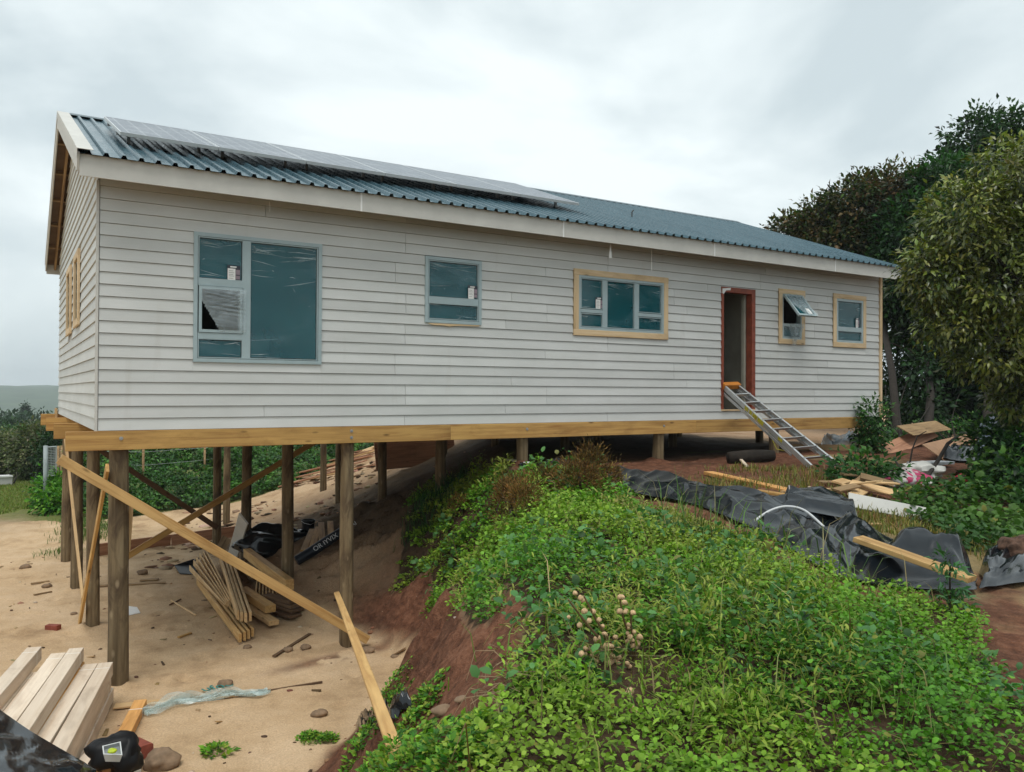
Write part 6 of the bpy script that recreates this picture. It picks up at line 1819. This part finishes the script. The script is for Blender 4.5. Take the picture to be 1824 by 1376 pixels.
n = 900
x = RNG.uniform(1.5, 9, n); y = RNG.uniform(6.5, 15, n)
ok = (x > 1.2 + .25 * (y - 6)) & (vnoise(x * .8, y * .8, 91) > .4) & (sdist(x, y, BACK_EDGE) > .3); x, y = x[ok], y[ok]; n = len(x); z = ground_z(x, y)
s = .02 + .075 * RNG.random(n) ** 2.2
V = (np.stack([x, y, z], 1)[:, None] + ico[None] * (s[:, None, None] * (1 + .4 * RNG.standard_normal((n, 12, 1)).clip(-1, 1)) * np.array([1.5, 1.1, .6]))).reshape(-1, 3)
F = (icf[None] + (np.arange(n) * 12)[:, None, None]).reshape(-1, 3)
T = np.repeat(pick([(.30, .19, .12), (.12, .07, .045), (.36, .20, .13), (.45, .33, .22), (.08, .05, .03)], n, .2), 12, 0)
tag(mesh_np("rubble", V, F, M['leafdry'], T), "clods and wood chips littering the sandy slope behind the stilts", "rubble", kind="stuff")

# chips, bark and twigs trodden into the sand
n = 240
x = RNG.uniform(-3.5, 4.5, n); y = RNG.uniform(-4.5, 9, n)
t_, df_a, dc_a = slope_t(x, y)
ok = (t_ < .1) & (vnoise(x * .9, y * .9, 95) > .5); x, y = x[ok], y[ok]; n = len(x); a = RNG.random(n) * 3.14
L_ = .02 + .10 * RNG.random(n) ** 2.5; W_c = .006 + .02 * RNG.random(n)
d2 = np.stack([np.cos(a), np.sin(a), .15 * RNG.standard_normal(n)], 1); s2 = np.stack([-np.sin(a), np.cos(a), np.zeros(n)], 1)
c0 = np.stack([x, y, ground_z(x, y) + .006], 1)
cor = [c0 + d2 * (i * L_)[:, None] + s2 * (j * W_c)[:, None] + np.array([0, 0, k * .008]) for k in (0, 1) for i, j in ((-1, -1), (1, -.6), (1, .7), (-1, 1))]
V = np.stack(cor, 1).reshape(-1, 3)
F = (np.array([[0, 1, 5], [0, 5, 4], [1, 2, 6], [1, 6, 5], [2, 3, 7], [2, 7, 6], [3, 0, 4], [3, 4, 7], [4, 5, 6], [4, 6, 7]])[None] + (np.arange(n) * 8)[:, None, None]).reshape(-1, 3)
tag(mesh_np("wood_chips", V, F, M['leafdry'], np.repeat(pick([(.12, .07, .04), (.30, .19, .09), (.08, .05, .03), (.42, .29, .16)], n, .2), 8, 0)), "wood chips and twigs trodden into the sand", "wood chips", kind="stuff")

# hedge bank behind the stilts (one tangled mass) and separate bushes beyond the lawn
parts = []
n = 4200
x = RNG.uniform(0.8, 17, n); y = RNG.uniform(13.5, 21, n)
sd_ = -sdist(x, y, BACK_EDGE)
ok = (sd_ > .1) & (sd_ < 4.2) & ~in_poly(x, y, LAWN); x, y, sd_ = x[ok], y[ok], sd_[ok]
z = ground_z(x, y) + np.clip(sd_ * .62, 0, 1.5) * (.6 + .5 * RNG.random(len(x))) * (.75 + .6 * (vnoise(x * .7, y * .7, 3) - .3))
m = len(x); k = 24
u = unit(RNG.standard_normal((m * k, 3))); u[:, 2] = np.abs(u[:, 2])
P = np.repeat(np.stack([x, y, z], 1), k, 0) + u * .24 * RNG.random((m * k, 1)) ** .5
D = u * np.array([1, 1, .3]) + RNG.standard_normal((m * k, 3)) * .5
V, F = leaf_arrays(P, D, np.array([0, -.3, 1.0]) + RNG.standard_normal((m * k, 3)) * .4, .13 * (.6 + .8 * RNG.random(m * k)), .075)
cl = np.repeat(pick([(.030, .085, .022), (.055, .14, .028), (.08, .175, .032), (.045, .10, .03)], m, .25), k, 0)
tag(mesh_np("undergrowth", V, F, M['leaf'], np.repeat(np.clip(cl * (1 + .25 * RNG.standard_normal((m * k, 1))), .004, .5), 5, 0)), "tangled green bank of creepers behind the stilts", "undergrowth", kind="stuff")

PALE = [(.07, .095, .035), (.11, .13, .055), (.16, .17, .085), (.05, .08, .025)]
for (b, ells, cols, lb) in (
    ((-0.752, 24.194, -3.011), [((-0.941, 28.300, -2.187), (.8, .8, .8)), ((-0.358, 27.944, -2.592), (.65, .65, .5))], PALE, "pale-flowered bush beyond the lawn at the left edge"),
    ((-0.040, 24.626, -3.011), [((0.033, 26.522, -1.947), (.8, .8, .95)), ((0.291, 26.946, -1.469), (.6, .6, .5))], PALE, "tall pale-tipped bush right of the edge bush"),
    ((0.688, 24.582, -3.004), [((0.840, 24.848, -1.973), (.7, .7, .95)), ((1.152, 24.660, -2.398), (.8, .8, .6))], DG, "dark green bush behind the mesh gate"),
    ((-0.719, 34.053, -3.581), [((-1.076, 36.609, -2.008), (1.4, 1.4, .6)), ((0.238, 36.974, -2.062), (1.4, 1.3, .6))], [(.03, .075, .025), (.05, .10, .03)], "rounded green bush behind the pale-flowered ones"),
    ((0.352, 16.947, -2.992), [(up_to((0.397, 17.296, -2.988), .35), (.45, .45, .42)), (up_to((0.469, 15.818, -2.973), .2), (.4, .4, .25))], GREENS[:3], "small green bush at the foot of the mesh gate")):
    shrub("bush", lb, "bush", b, ells, 420, 18, .16, .13, .6, cols, "bushes beyond the lawn", topcols=[(.16, .15, .09), (.10, .12, .05)] if cols is PALE else None)

# distant wood and a lone conifer in front of the hill
b = (1.863, 164.096, -4.363)
con = thing("conifer", (b[0], b[1], b[2] - 3), "lone dark conifer standing before the far hillside", "tree")
mb = MB(); mb.tube([(b[0], b[1], b[2] - 4), (b[0], b[1], b[2] + 2.4)], [.35, .05], 8); mb.build("trunk", M['bark'], con)
V, F, T = crown([((b[0], b[1], b[2] - .6 + .55 * k), (1.0 - .17 * k, 1.0 - .17 * k, .35)) for k in range(6)], 160, 14, .22, .45, .4, [(.014, .035, .018), (.02, .045, .022)], shell=.3)
mesh_np("crown", V, F, M['leaf'], T, con)
parts = []
for k in range(26):
    px_ = RNG.uniform(-14, 9); d_ = RNG.uniform(95, 150)
    cdir = np.array([camo.matrix_world[i][2] for i in range(3)]) * -1; rdir = np.array([camo.matrix_world[i][0] for i in range(3)])
    c = CAMP + cdir * d_ + rdir * (px_ - 62) * d_ / 100
    c[2] = -6.6 + RNG.uniform(-.6, .5) - (d_ - 95) * .01
    parts.append((tuple(c), (RNG.uniform(3.5, 6), RNG.uniform(3.5, 6), RNG.uniform(2.0, 3.2))))
V, F, T = crown(parts, 2600, 14, .55, .8, .6, [(.018, .045, .02), (.03, .06, .025), (.022, .052, .022)])
tag(mesh_np("distant_wood", V, F, M['leaf'], T), "distant dark green wood at the foot of the far hill", "wood", kind="stuff")

# ------------------------------------------------------------------ thin wet air
mb = MB().box((-3300, -3300, -80), (3300, 3300, 60))
m, n, l, p = material("wet_air")
n.remove(p)
pv = n.new("ShaderNodeVolumePrincipled")
pv.inputs["Color"].default_value = (0.86, 0.93, 0.97, 1)
pv.inputs["Density"].default_value = 0.00042
l.new(pv.outputs[0], n["Material Output"].inputs["Volume"])
hz = mb.build("haze", m)
hz["kind"] = "stuff"
